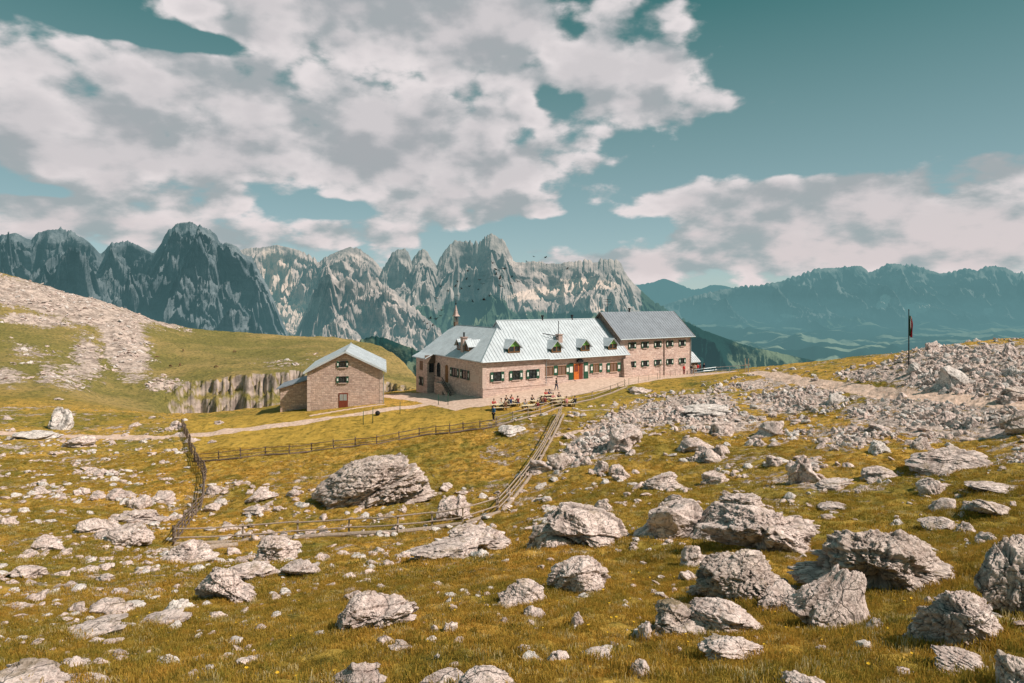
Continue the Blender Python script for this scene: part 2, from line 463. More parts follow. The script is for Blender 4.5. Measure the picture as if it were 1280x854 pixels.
def mat_stonewall(name, lo, hi, mortar, scale=1.0):
    m, n = newmat(name)
    p = n.obj()
    s = n.add('ShaderNodeSeparateXYZ', {0: p})
    w = n.noise(p, 1.2, 3, .5)
    # coursed rubble masonry, mapped along the wall whichever way it faces
    hx = n.math('ADD', s.outputs[0], n.math('MULTIPLY', s.outputs[1], 1.0))
    vv = n.add('ShaderNodeCombineXYZ', {0: hx, 1: n.math('ADD', s.outputs[2], n.math('MULTIPLY', w, .05)), 2: 0.0}).outputs[0]
    br = n.add('ShaderNodeTexBrick', {'Vector': vv, 'Color1': C(*lo), 'Color2': C(*hi), 'Mortar': C(*mortar), 'Scale': 1.0/scale, 'Mortar Size': .022, 'Mortar Smooth': .3,
                                     'Bias': .1, 'Brick Width': .62, 'Row Height': .27}, offset=.5)
    br.squash = 1.3; br.squash_frequency = 3
    st = n.noise(n.vmath('MULTIPLY', p, (1.6, 1.6, 3.2)), 1.4, 3, .6)
    c = n.mix(n.ramp(st, .35, .65, 0, .55), br.outputs[0], C(lo[0]*.62, lo[1]*.60, lo[2]*.60))
    c = n.mix(n.ramp(n.noise(p, .35, 4, .6), .45, .7, 0, .35), c, C(hi[0], hi[1]*.9, hi[2]*.82))
    hgt = n.math('SUBTRACT', n.noise(p, 5, 5, .6), n.math('MULTIPLY', br.outputs['Fac'], .9))
    n.out(n.pbsdf(c, .92, n.bump(hgt, .7, .08), 0, .2))
    return m

def mat_roof(name, col, rough=.42):
    m, n = newmat(name)
    p = n.obj()
    a = n.noise(p, .7, 5, .6); b = n.noise(n.vmath('MULTIPLY', p, (6, 1, 1)), 1.5, 4, .6)
    f = n.math('ADD', n.math('MULTIPLY', a, .6), n.math('MULTIPLY', b, .4))
    c = n.mix(n.ramp(f, .3, .7), C(*[x*.80 for x in col]), C(*[min(1, x*1.1) for x in col]))
    n.out(n.pbsdf(c, rough, n.bump(a, .15, .05), .0, .3))
    return m

M = {}
def build_materials():
    M['ground'] = mat_ground()
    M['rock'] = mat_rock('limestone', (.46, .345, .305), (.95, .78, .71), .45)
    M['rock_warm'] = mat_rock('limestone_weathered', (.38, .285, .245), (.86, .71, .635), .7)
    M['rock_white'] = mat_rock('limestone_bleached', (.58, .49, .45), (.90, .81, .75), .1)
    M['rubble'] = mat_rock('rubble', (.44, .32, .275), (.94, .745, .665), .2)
    M['stone'] = mat_stonewall('stone_masonry', (.60, .41, .35), (.82, .62, .53), (.80, .65, .57))
    M['stone_dark'] = mat_stonewall('stone_masonry_barn', (.52, .36, .30), (.80, .60, .50), (.32, .23, .19), .9)
    M['stone_pale'] = flat_mat('plaster', (.62, .47, .40), .9, .1)
    M['roof'] = mat_roof('sheet_metal_roof', (.58, .62, .65), .55)
    M['roof_dark'] = mat_roof('sheet_metal_roof_weathered', (.25, .275, .31), .6)
    M['green'] = flat_mat('green_paint', (.022, .085, .050), .5, .2)
    M['lime'] = flat_mat('pale_green_paint', (.20, .42, .10), .5, .1)
    M['white'] = flat_mat('white_paint', (.78, .77, .72), .6, .06)
    M['orange'] = flat_mat('orange_wood', (.62, .16, .03), .5, .15)
    M['redwood'] = flat_mat('red_brown_wood', (.20, .045, .025), .6, .2)
    M['brownwood'] = flat_mat('brown_wood', (.24, .115, .045), .7, .25)
    M['wood_grey'] = flat_mat('weathered_wood', (.36, .275, .215), .9, .35, 9.0, 0, .5)
    M['wood_dark'] = flat_mat('dark_weathered_wood', (.17, .12, .09), .9, .35, 9.0, 0, .5)
    M['wood_pale'] = flat_mat('pale_wood', (.74, .60, .40), .8, .15, 4.0)
    M['dark'] = flat_mat('dark_metal', (.035, .035, .038), .5, .2, 5, .4)
    M['steel'] = flat_mat('grey_metal', (.45, .50, .52), .4, .1, 5, .6)
    M['copper'] = flat_mat('pink_copper', (.46, .33, .285), .5, .2)
    M['skin'] = flat_mat('skin', (.55, .32, .22), .6, .05)
    M['hair'] = flat_mat('dark_hair', (.035, .022, .015), .8, .2)
    for k, c in dict(navy=(.02,.04,.10), blue=(.04,.16,.32), red=(.50,.03,.03), maroon=(.18,.03,.03), black=(.02,.02,.022), pink=(.60,.24,.24), cream=(.70,.62,.50), brown=(.16,.08,.045), grey=(.25,.25,.27)).items():
        M['c_'+k] = flat_mat(k+'_cloth', c, .9, .12)
    m, n = newmat('window_glass')
    p = n.obj()
    n.out(n.pbsdf(n.mix(n.ramp(n.noise(p, 3, 2, .5), .4, .6), C(.012, .018, .022), C(.05, .06, .065)), .08, None, 0, .8)); M['glass'] = m
    m, n = newmat('curtained_glass')
    w = n.add('ShaderNodeTexWave', {'Vector': n.obj(), 'Scale': 3.0, 'Distortion': 1.5}).outputs['Fac']
    n.out(n.pbsdf(n.mix(w, C(.10, .045, .03), C(.36, .24, .19)), .25, None, 0, .5)); M['curtain'] = m
    m, n = newmat('grass_blades')
    c, mid, fine = grass_color(n)
    rnd = n.add('ShaderNodeObjectInfo').outputs['Random']
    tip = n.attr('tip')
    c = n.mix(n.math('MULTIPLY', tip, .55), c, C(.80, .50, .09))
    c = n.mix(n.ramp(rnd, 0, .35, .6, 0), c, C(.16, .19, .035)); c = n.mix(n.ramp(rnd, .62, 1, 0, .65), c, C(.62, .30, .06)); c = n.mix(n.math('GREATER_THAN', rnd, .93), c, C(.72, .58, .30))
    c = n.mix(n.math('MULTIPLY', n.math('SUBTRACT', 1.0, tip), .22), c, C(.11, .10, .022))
    d = n.add('ShaderNodeBsdfDiffuse', {'Color': c}).outputs[0]; t = n.add('ShaderNodeBsdfTranslucent', {'Color': c}).outputs[0]
    n.out(n.add('ShaderNodeMixShader', {0: .35, 1: d, 2: t}).outputs[0]); M['blade'] = m
    m, n = newmat('yellow_petals'); n.out(n.pbsdf(C(.85, .50, .02), .6)); M['petal'] = m
    M['mt_left'] = mat_mountain('dolomite_grey', (.14, .165, .185), (.33, .345, .36), (.42, .41, .41), (.05, .075, .05), .0045)
    M['mt_pink'] = mat_mountain('dolomite_pink', (.33, .285, .275), (.80, .64, .575), (.95, .73, .62), (.06, .10, .07), .0035)
    M['mt_right'] = mat_mountain('far_range', (.05, .10, .10), (.42, .44, .42), (.9, .88, .80), (.030, .080, .072), .0016)
    M['mt_far'] = mat_mountain('farthest_range', (.05, .10, .10), (.08, .13, .13), (.2, .22, .2), (.03, .07, .07), .001)
    M['forest'] = mat_mountain('forested_hill', (.012, .042, .040), (.030, .070, .060), (.10, .14, .10), (.010, .040, .036), .004)
build_materials()
# ------------------------------------------------------------------ world, sun, camera
SUN_EL = rad(47); SUN_S = rad(-20)          # azimuth of the sun, from +X towards +Y
sun_dir = Vector((math.cos(SUN_S)*math.cos(SUN_EL), math.sin(SUN_S)*math.cos(SUN_EL), math.sin(SUN_EL)))
def build_world():
    w = bpy.data.worlds.new('World'); scene.world = w; w.use_nodes = True
    class WN(NT):
        def __init__(s, t): s.t = t; s.n = t.nodes; s.n.clear()
    n = WN(w.node_tree)
    d = n.add('ShaderNodeTexCoord').outputs['Generated']
    sky = n.add('ShaderNodeTexSky', sky_type='NISHITA'); sky.sun_disc = False
    sky.sun_elevation = SUN_EL; sky.sun_rotation = math.pi/2 - SUN_S; sky.altitude = 2400; sky.dust_density = 2.0; sky.ozone_density = 1.2
    # density of the cloud layer for a direction, as a group used twice
    g = bpy.data.node_groups.new('cloud_density', 'ShaderNodeTree')
    g.interface.new_socket('Dir', in_out='INPUT', socket_type='NodeSocketVector')
    g.interface.new_socket('Density', in_out='OUTPUT', socket_type='NodeSocketFloat')
    q = WN(g); gi = q.add('NodeGroupInput'); go = q.add('NodeGroupOutput')
    D = q.vmath('NORMALIZE', gi.outputs[0])
    s = q.add('ShaderNodeSeparateXYZ', {0: D})
    x, y, z = s.outputs
    den = q.math('ADD', q.math('MAXIMUM', z, 0.0), .30)
    P = q.add('ShaderNodeCombineXYZ', {0: q.math('DIVIDE', x, den), 1: q.math('DIVIDE', y, den), 2: 0.0}).outputs[0]
    n1 = q.noise(P, 1.9, 6, .56, .25); n2 = q.noise(P, 7.0, 5, .60, .15)
    n3 = q.noise(q.vmath('MULTIPLY', D, (1, 1, 1.7)), 9.0, 5, .60, .2)
    v = q.add('ShaderNodeTexVoronoi', {'Vector': q.vmath('MULTIPLY', D, (1, 1, 1.5)), 'Scale': 11.0, 'Detail': 2.0, 'Roughness': .5, 'Smoothness': .35}, feature='SMOOTH_F1').outputs['Distance']
    base = q.math('ADD', q.math('MULTIPLY', n1, .50), q.math('ADD', q.math('MULTIPLY', n2, .34), q.math('ADD', q.math('MULTIPLY', n3, .42), q.math('MULTIPLY', v, -.34))))
    q.t.links.new(base, go.inputs[0])
    def dens(vec):
        nd = n.add('ShaderNodeGroup', {}); nd.node_tree = g; n.t.links.new(vec, nd.inputs[0]); return nd.outputs[0]
    sx_, sy_, sz_ = n.add('ShaderNodeSeparateXYZ', {0: d}).outputs
    az = n.math('ARCTAN2', sx_, sy_); el = n.math('ARCSINE', sz_)
    A = n.add('ShaderNodeCombineXYZ', {0: az, 1: el, 2: 0.0}).outputs[0]
    tot = None
    def azel(px, py):
        X = (px-640)/F; Z = (HY-py)/F
        return math.atan(X), math.atan(Z/math.hypot(1, X))
    BL = [ # centre, radii (photo pixels) and weight
        (480,15,240,60,.24),(965,122,95,34,.20),(1060,295,260,38,.18),(300,150,430,95,.26),(90,215,230,85,.16),(690,60,190,85,.22),(560,200,230,70,.20),(800,110,150,55,.17),(900,145,110,30,.14),(470,40,200,60,.14),(1000,130,60,16,.10),
        (930,262,190,50,.30),(1170,225,190,48,.30),(1240,290,190,45,.27),(1010,322,290,24,.22),(820,325,120,16,.12),(700,330,130,20,.10),(200,290,300,32,.12),(350,300,260,20,.10),(20,265,90,40,.14),
        (600,262,130,26,.16),(460,285,90,18,.14),
        (190,42,140,17,-.36),(20,40,160,60,.10),(1120,85,270,115,-.42),(700,125,40,30,-.22),(640,172,36,16,-.18),(985,190,120,26,-.22),(740,285,125,16,-.34),(395,260,60,13,-.34),(610,300,80,14,-.16),
        (1000,205,190,26,-.14),(820,180,70,20,-.10),(1230,120,200,60,-.2),(620,50,50,22,-.08),(40,238,50,10,-.2),(850,345,120,22,.10)]
    for cx, cy, rx, ry, k in BL:
        a, e = azel(cx, cy)
        a1, _ = azel(cx+rx, cy); a0, _ = azel(cx-rx, cy); _, e1 = azel(cx, cy-ry); _, e0 = azel(cx, cy+ry)
        l = n.vmath('LENGTH', n.vmath('MULTIPLY', n.vmath('SUBTRACT', A, (a, e, 0)), (2/(a1-a0), 2/(e1-e0), 0)))
        t = n.ramp(l, 1.35, .35, 0, k)
        tot = t if tot is None else n.math('ADD', tot, t)
    b0 = dens(d); d0 = n.math('ADD', b0, tot)
    b1 = dens(n.vmath('ADD', d, (.014, 0, .048)))
    TH = .430
    cover = n.ramp(d0, TH-.055, TH+.085)
    lit = n.ramp(n.math('SUBTRACT', b0, b1), -.15, .16)
    thick = n.ramp(d0, TH+.05, TH+.34)
    sz = n.add('ShaderNodeSeparateXYZ', {0: d}).outputs[2]
    k = 10.0
    def K(r, g_, b): return C(r*k, g_*k, b*k)
    cl = n.mix(lit, K(.37, .405, .425), K(.80, .745, .75))
    cl = n.mix(n.math('MULTIPLY', thick, .45), cl, K(.40, .405, .43))
    low = n.ramp(sz, .02, .22)
    cl = n.mix(n.math('MULTIPLY', n.math('SUBTRACT', 1.0, low), .42), cl, n.mix(lit, K(.30, .43, .44), K(.77, .65, .635)))
    up = n.ramp(sz, 0.0, .42, 0, 1, False)
    tint = n.mix(up, C(1.22, 1.12, 1.12), C(.62, .95, .60))
    blue = n.mix(1.0, sky.outputs[0], tint, 'MULTIPLY')
    teal = n.mix(up, K(.38, .53, .53), K(.050, .185, .188))
    skyc = n.mix(.72, blue, teal)
    fin = n.mix(cover, skyc, cl)
    below = n.ramp(sz, -.03, 0.0, 1, 0)
    fin = n.mix(below, fin, K(.10, .14, .13))
    bg = n.add('ShaderNodeBackground', {'Color': fin, 'Strength': 0.1})
    n.add('ShaderNodeOutputWorld', {0: bg.outputs[0]})
    w.cycles.sampling_method = 'NONE'
build_world()
sun = bpy.data.objects.new('sun', bpy.data.lights.new('sun', 'SUN')); COL.objects.link(sun)
sun.data.energy = 5.0; sun.data.angle = rad(.53); sun.data.color = (1.0, .90, .81)
sun.rotation_euler = sun_dir.to_track_quat('Z', 'Y').to_euler()
cam = bpy.data.objects.new('camera', bpy.data.cameras.new('camera')); COL.objects.link(cam)
cam.data.sensor_width = 36; cam.data.lens = F/1280*36; cam.data.shift_y = -(427-HY)/1280
cam.data.clip_start = .1; cam.data.clip_end = 120000
cam.rotation_euler = (rad(90), 0, 0); cam.location = (0, 0, 0)
scene.camera = cam
scene.view_settings.view_transform = 'Standard'; scene.view_settings.look = 'None'
scene.view_settings.exposure = 0; scene.view_settings.gamma = 1
scene.render.engine = 'CYCLES'
scene.cycles.use_denoising = True
scene.cycles.use_adaptive_sampling = True; scene.cycles.adaptive_threshold = .02
scene.cycles.max_bounces = 3; scene.cycles.diffuse_bounces = 1; scene.cycles.glossy_bounces = 1; scene.cycles.transmission_bounces = 2

# ------------------------------------------------------------------ ground sheet
def hitpts(l): return [tuple(hit(a, b)[:2]) for a, b in l]
PATHS = [ (hitpts([(-60,540),(0,541),(60,545),(130,546),(230,545),(300,538),(360,531),(430,521),(490,511),(540,505),(590,501),(620,500)]), 1.0),
          (hitpts([(390,520),(430,513),(478,506)]), .35),
          (hitpts([(600,503),(650,496),(700,489),(740,483),(780,476),(815,472),(850,470),(900,466)]), 2.6),
          (hitpts([(640,496),(700,485),(745,478),(785,474)]), 3.2),
          (hitpts([(495,494),(530,497),(570,499),(610,500)]), 2.6),
          (hitpts([(940,466),(985,472),(1020,480),(1060,486),(1110,492),(1160,497),(1220,503),(1330,510)]), 1.3),
          (hitpts([(690,548),(720,540),(760,534)]), .3) ]
def build_ground():
    us = np.concatenate([np.linspace(-1.6, -.86, 60), np.linspace(-.855, .855, 1150), np.linspace(.86, 1.6, 60)])
    ys = np.concatenate([np.exp(np.linspace(math.log(2.5), math.log(6), 30))[:-1], np.exp(np.linspace(math.log(6), math.log(125), 760)),
                         np.linspace(126, 360, 320), np.exp(np.linspace(math.log(365), math.log(60000), 70))])
    U, Y = np.meshgrid(us, ys); X = U*Y
    Z = H(X, Y)
    px, py = 640+U*F, HY-Z/Y*F
    rm = rubble_mask(px, py, Y)
    # thin turf over stones in the foreground and on the left slope
    base = .30*sstep(6, 20, Y)*(Y < 120)
    rub = np.maximum(rm*1.0, base)*(1-flat_zone(X, Y)*.9)
    rub = np.where((px < 600) & (py < 575) & (py > 495) & (px > 232), rub*.2, rub)
    path = np.zeros_like(X)
    near = Y < 130
    xs, yy = X[near], Y[near]
    p = np.zeros_like(xs)
    for pts, hw in PATHS:
        p = np.maximum(p, 1-sstep(hw*.7, hw*1.5, seg_dist(xs, yy, pts)))
    a, b = local(HUT, xs, yy)
    p = np.maximum(p, (1-sstep(0, 1.0, np.maximum(np.maximum(-5.5-a, a-45), np.maximum(-3.0-b, b-17))))*1.0)
    path[near] = p
    ey = sstep(508, 522, py)*(1-sstep(560, 572, py + (px-420)*.16))*sstep(225, 250, px)*(1-sstep(600, 640, px))*(Y < 95)
    gold = np.clip(ey*.9, 0, 1)
    gold = np.maximum(gold, (px > 680)*(Y < 120)*.25*sstep(480, 500, py))
    gm = sstep(-0.68, -0.58, U)*(1-sstep(-0.22, -0.16, U))
    gy, gx = np.gradient(Z); dy = np.gradient(Y, axis=0)
    slope = np.abs(gy/np.maximum(dy, 1e-3))
    cliff = sstep(1.0, 1.8, slope)*(Y > 120)*(Y < 340)
    far = sstep(112, 150, Y)
    valley = sstep(360, 900, Y)
    soil = np.zeros_like(X)
    me = np_mesh('ground', np.stack([X, Y, Z], -1).reshape(-1, 3), grid_faces(len(ys), len(us)), True,
                 dict(rubble=rub, path=path, gold=gold, cliff=cliff, far=far, valley=valley, soil=soil))
    o = link('ground', me, M['ground']); tag(o, kind='structure')
build_ground()

# ------------------------------------------------------------------ mountains
def mountain(name, label, pts, D0, W, zbase, mat, jag=2.0, spur=.35, cliffp=.35, seed=1, scree=.3, veg=.55, shade=None, nu=800, nv=170, dvar=0, freq=60, screef=None, prof=None, spread=1.0, vegf=None, gully=.75):
    P = np.array(pts, float)
    u = np.linspace((P[0,0]-640)/F, (P[-1,0]-640)/F, nu)
    px = 640+u*F
    py = np.interp(px, P[:,0], P[:,1])
    # soften the corners a little, then roughen the crest
    k = np.ones(5)/5; py = np.convolve(np.pad(py, 2, 'edge'), k, 'valid')
    ends = sstep(0, 25, px-P[0,0])*sstep(0, 25, P[-1,0]-px)
    py = py - jag*((ridged2(px/15., px*0+seed, 5, seed, .6)-.62)*2.2+(np.abs(noise2(px/6.5, px*0+seed, seed+3))-.3)*2.2+(np.abs(noise2(px/3.1, px*0+seed, seed+4))-.3)*1.0)*ends*np.clip(.75+1.5*noise2(px/34., px*0+seed, seed+6), .15, 1.8)
    D = D0 + dvar*fbm2(px/90., px*0+3.3, 3, seed+5)
    zr = (HY-py)/F*D
    v = np.concatenate([np.linspace(-.5, 0, 12)[:-1], np.linspace(0, 1, nv)])
    U, V = np.meshgrid(u, v); ZR = np.broadcast_to(zr, U.shape); DD = np.broadcast_to(D, U.shape)
    vp = np.clip(V, 0, 1)
    if prof is None: prof = [(0,0),(.06,.16),(.18,.42),(.34,.62),(.6,.82),(1,1)]
    pr = np.array(prof); pr_x, pr_y = pr[:,0], pr[:,1]
    XX = U*(DD-W*V); YY = DD-W*V; sc_ = D0/5500.0*spread
    wx = 260*sc_*fbm2(XX/(900*sc_), YY/(900*sc_), 3, seed+9); wy = 260*sc_*fbm2(XX/(900*sc_), YY/(900*sc_), 3, seed+10)
    Hh = np.maximum(ZR-zbase, 30)
    FH_ = Hh*np.interp(vp, pr_x, pr_y)           # how far down the face
    r0 = ridged2((XX+wx+.30*FH_)/(560*sc_), (FH_+wy)/(900*sc_), 5, seed+17, .50, 2.1)-.62
    r1 = ridged2((XX+wy-.25*FH_)/(170*sc_), FH_/(230*sc_), 4, seed+23, .55)-.60
    st_ = noise2(XX/(1400*sc_), (FH_+.06*XX)/(42*sc_), seed+27)
    warp = .20*r0*sstep(0, .12, vp)
    g = np.interp(np.clip(vp-warp, 0, 1), pr_x, pr_y)
    Hh = np.maximum(ZR-zbase, 30)
    z = ZR - Hh*g
    amp = Hh*spur*sstep(0.0, .14, vp)*(1-sstep(.8, 1.0, vp))
    z = z + amp*(r0*.42+r1*.10)
    dd = -(r1*.36+r0*1.4+.20*st_)*W*(.16*spur/.5)*sstep(.0, .06, vp)*(1-sstep(.6, .9, vp))
    back = np.clip(-V, 0, .5)
    z = z - back*Hh*1.6
    Y = DD - W*V + dd
    X = U*DD*(1-0*V)
    X = U*Y
    # material masks
    gz_, _ = np.gradient(z); gy_, _ = np.gradient(Y)
    steep = np.abs(gz_/np.where(np.abs(gy_) < 1, 1, gy_))
    hn = (z-zbase)/np.maximum(Hh, 1)
    sc = (1-sstep(.35, .75, steep))*sstep(.12, .3, vp)*scree*1.6
    sc = np.maximum(sc, sstep(.02, -.20, r0)*sstep(.10, .30, vp)*gully)
    if screef is not None: sc = np.maximum(sc, screef(640+X/Y*F, HY-z/Y*F, hn))
    vg = sstep(veg, veg-.22, hn)
    if vegf is not None: vg = np.maximum(vg, vegf(640+X/Y*F, 0))
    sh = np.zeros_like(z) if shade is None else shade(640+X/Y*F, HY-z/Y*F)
    me = np_mesh(name, np.stack([X, Y, z], -1).reshape(-1, 3), grid_faces(len(v), nu), True, dict(scree=sc, veg=vg, shade=sh))
    o = link(name, me, mat); tag(o, kind='structure')
    return o
def blobs(px, py, L):
    m = np.zeros(np.shape(px))
    for cx, cy, rx, ry, rot, k in L:
        c, s = math.cos(rad(rot)), math.sin(rad(rot)); dx = px-cx; dy = py-cy
        m = np.maximum(m, k*np.clip(1.4-np.hypot((dx*c+dy*s)/rx, (-dx*s+dy*c)/ry), 0, 1))
    return m
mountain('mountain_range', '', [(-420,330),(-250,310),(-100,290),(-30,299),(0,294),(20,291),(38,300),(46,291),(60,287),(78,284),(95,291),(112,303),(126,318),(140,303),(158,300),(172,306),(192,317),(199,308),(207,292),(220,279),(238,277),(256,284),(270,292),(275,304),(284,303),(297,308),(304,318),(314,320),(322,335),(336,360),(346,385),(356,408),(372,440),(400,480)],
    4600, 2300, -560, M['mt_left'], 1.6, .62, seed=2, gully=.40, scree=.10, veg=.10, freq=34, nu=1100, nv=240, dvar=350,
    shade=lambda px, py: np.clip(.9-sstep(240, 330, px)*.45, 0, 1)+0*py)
mountain('mountain_plateau', '', [(255,345),(285,322),(305,310),(330,309),(345,306),(368,311),(385,318),(398,328),(404,323),(420,315),(435,309),(450,311),(462,319),(474,332),(488,348),(520,380),(560,420)],
    7200, 3300, -700, M['mt_pink'], 1.4, .42, seed=12, scree=.9, veg=.05, freq=40, nu=700, nv=220, dvar=200,
    screef=lambda px, py, hn: blobs(px, py, [(345,345,22,40,-10,1.0),(365,395,40,22,0,1.0)]))
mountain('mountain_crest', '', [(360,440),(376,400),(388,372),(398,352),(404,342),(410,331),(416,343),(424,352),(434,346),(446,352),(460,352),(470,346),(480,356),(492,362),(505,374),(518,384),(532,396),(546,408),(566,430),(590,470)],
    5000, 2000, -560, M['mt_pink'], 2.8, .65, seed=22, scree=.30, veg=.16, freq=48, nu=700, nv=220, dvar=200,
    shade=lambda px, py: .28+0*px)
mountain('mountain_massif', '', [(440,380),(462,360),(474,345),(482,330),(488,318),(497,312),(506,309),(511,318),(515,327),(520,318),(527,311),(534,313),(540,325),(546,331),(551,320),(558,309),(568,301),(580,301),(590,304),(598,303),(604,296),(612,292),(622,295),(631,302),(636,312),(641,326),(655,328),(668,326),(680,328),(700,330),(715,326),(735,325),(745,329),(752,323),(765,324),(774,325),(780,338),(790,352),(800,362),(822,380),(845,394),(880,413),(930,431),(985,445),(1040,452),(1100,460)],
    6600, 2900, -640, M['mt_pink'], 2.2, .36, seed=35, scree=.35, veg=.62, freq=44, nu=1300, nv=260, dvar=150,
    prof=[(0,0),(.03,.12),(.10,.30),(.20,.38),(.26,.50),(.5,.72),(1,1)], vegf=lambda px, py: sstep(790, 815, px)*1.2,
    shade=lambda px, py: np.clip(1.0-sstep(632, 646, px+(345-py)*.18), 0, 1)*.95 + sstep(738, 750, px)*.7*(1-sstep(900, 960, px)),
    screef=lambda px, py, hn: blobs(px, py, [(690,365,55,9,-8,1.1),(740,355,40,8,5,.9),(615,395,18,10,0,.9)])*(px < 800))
mountain('distant_range', '', [(700,440),(760,405),(800,392),(830,381),(870,369),(900,362),(940,357),(975,352),(1000,343),(1020,336),(1050,334),(1070,332),(1078,333),(1086,341),(1095,337),(1108,330),(1122,329),(1132,331),(1145,330),(1160,337),(1175,342),(1190,340),(1205,335),(1220,338),(1238,332),(1255,333),(1270,340),(1290,344),(1340,350),(1500,345),(1700,360)],
    14000, 5500, -900, M['mt_right'], 1.9, .85, seed=41, scree=.20, veg=.46, freq=40, nu=1100, nv=200, dvar=500,
    prof=[(0,0),(.05,.20),(.16,.42),(.3,.60),(.6,.86),(1,1)],
    screef=lambda px, py, hn: blobs(px, py, [(1145,385,22,9,-8,.8),(1105,378,9,14,25,.8),(1235,390,10,8,0,.6),(985,395,16,3,5,.7)]))
mountain('farthest_range', '', [(740,372),(770,362),(800,356),(815,353),(830,348),(845,353),(862,361),(875,361),(890,356),(905,357),(925,363),(960,368),(1100,372)],
    30000, 6000, -900, M['mt_far'], .8, .2, seed=52, scree=.0, veg=.0, freq=50, nu=300, nv=60)
mountain('valley_ridge', '', [(760,470),(840,455),(900,447),(950,441),(1010,428),(1060,421),(1120,424),(1180,428),(1260,420),(1400,415),(1700,420)],
    9500, 3000, -760, M['mt_right'], .6, .30, seed=66, scree=.15, veg=1.2, nu=500, nv=110, dvar=500)
mountain('valley_hills', '', [(800,500),(900,462),(960,447),(1000,439),(1040,433),(1090,431),(1150,437),(1210,441),(1300,436),(1450,430),(1700,440)],
    6300, 2600, -640, M['forest'], .6, .25, seed=61, scree=.0, veg=1.3, freq=30, nu=500, nv=100, dvar=200)
mountain('wooded_slope', '', [(380,470),(430,436),(462,420),(480,422),(500,430),(520,437),(560,450),(640,470),(700,490)],
    1500, 700, -500, M['forest'], 1.6, .25, seed=71, scree=.05, veg=1.2, freq=60, nu=400, nv=100)

mountain('forest_slope', '', [(690,480),(735,425),(765,400),(800,390),(830,392),(845,396),(880,413),(930,431),(1000,447),(1040,455),(1090,480)],
    3000, 1300, -600, M['forest'], .5, .28, seed=81, scree=.0, veg=1.3, nu=500, nv=120, gully=.0)
# ------------------------------------------------------------------ buildings
def frame(ox, oy, oz, dx, dy):
    """wall frame: x along the wall, y out of the wall, z up (object-local)"""
    d = Vector((dx, dy, 0)).normalized(); n = Vector((dy, -dx, 0)).normalized()   # outward: to the right of the walking direction
    return Matrix(((d.x, n.x, 0, ox), (d.y, n.y, 0, oy), (0, 0, 1, oz), (0, 0, 0, 1)))
def window(parent, Mx, x, z, w, h, shut=True, sw=None, curtain=False, sill=True, arch=False, motif=True, lintel=True):
    """a window centred at x, with its middle at height z"""
    b = MB()
    t = .09
    b.box(x-w/2-t, x+w/2+t, .0, .10, z+h/2, z+h/2+t, 0, Mx); b.box(x-w/2-t, x+w/2+t, .0, .10, z-h/2-t, z-h/2, 0, Mx)
    b.box(x-w/2-t, x-w/2, .0, .10, z-h/2, z+h/2, 0, Mx); b.box(x+w/2, x+w/2+t, .0, .10, z-h/2, z+h/2, 0, Mx)
    b.box(x-.03, x+.03, .025, .075, z-h/2, z+h/2, 0, Mx)
    fr = b.build('window', M['brownwood'] if curtain else M['dark'], parent)
    g = MB(); g.box(x-w/2, x+w/2, -.02, .02, z-h/2, z+h/2, 0, Mx)
    g.build('pane', M['curtain'] if curtain else M['glass'], fr)
    if sill:
        s = MB(); s.box(x-w/2-.18, x+w/2+.18, .0, .17, z-h/2-t-.1, z-h/2-t-.003, 0, Mx); s.build('sill', M['stone_pale'], fr)
    if lintel and not shut:
        s = MB(); s.box(x-w/2-.2, x+w/2+.2, .0, .06, z+h/2+t+.003, z+h/2+t+.22, 0, Mx); s.build('lintel', M['stone_pale'], fr)
    if shut:
        sw = sw or w/2
        for sg in (-1, 1):
            s = MB(); cx = x+sg*(w/2+t+.03+sw/2)
            Ms = Mx @ Matrix.Translation((cx, .06, z)) @ Matrix.Rotation(sg*rad(7), 4, 'Z')
            hh = h/2+.1
            s.prism([(-sw/2, 0), (sw/2, 0), (sw/2, .05), (-sw/2, .05)], -hh, hh, 0, Ms)
            if motif:   # pale waisted panel painted on the board
                mw = sw*.30; mh = h*.24
                Mp = Ms @ Matrix.Rotation(rad(90), 4, 'X')
                pts = [(-mw,-mh),(mw,-mh),(mw*.75,0),(mw,mh),(-mw,mh),(-mw*.75,0)]
                s.prism(pts, -.062, -.052, 1, Mp); s.prism(pts, .003, .012, 1, Mp)
            s.build('shutter', [M['green'], M['white']], fr)
    return fr
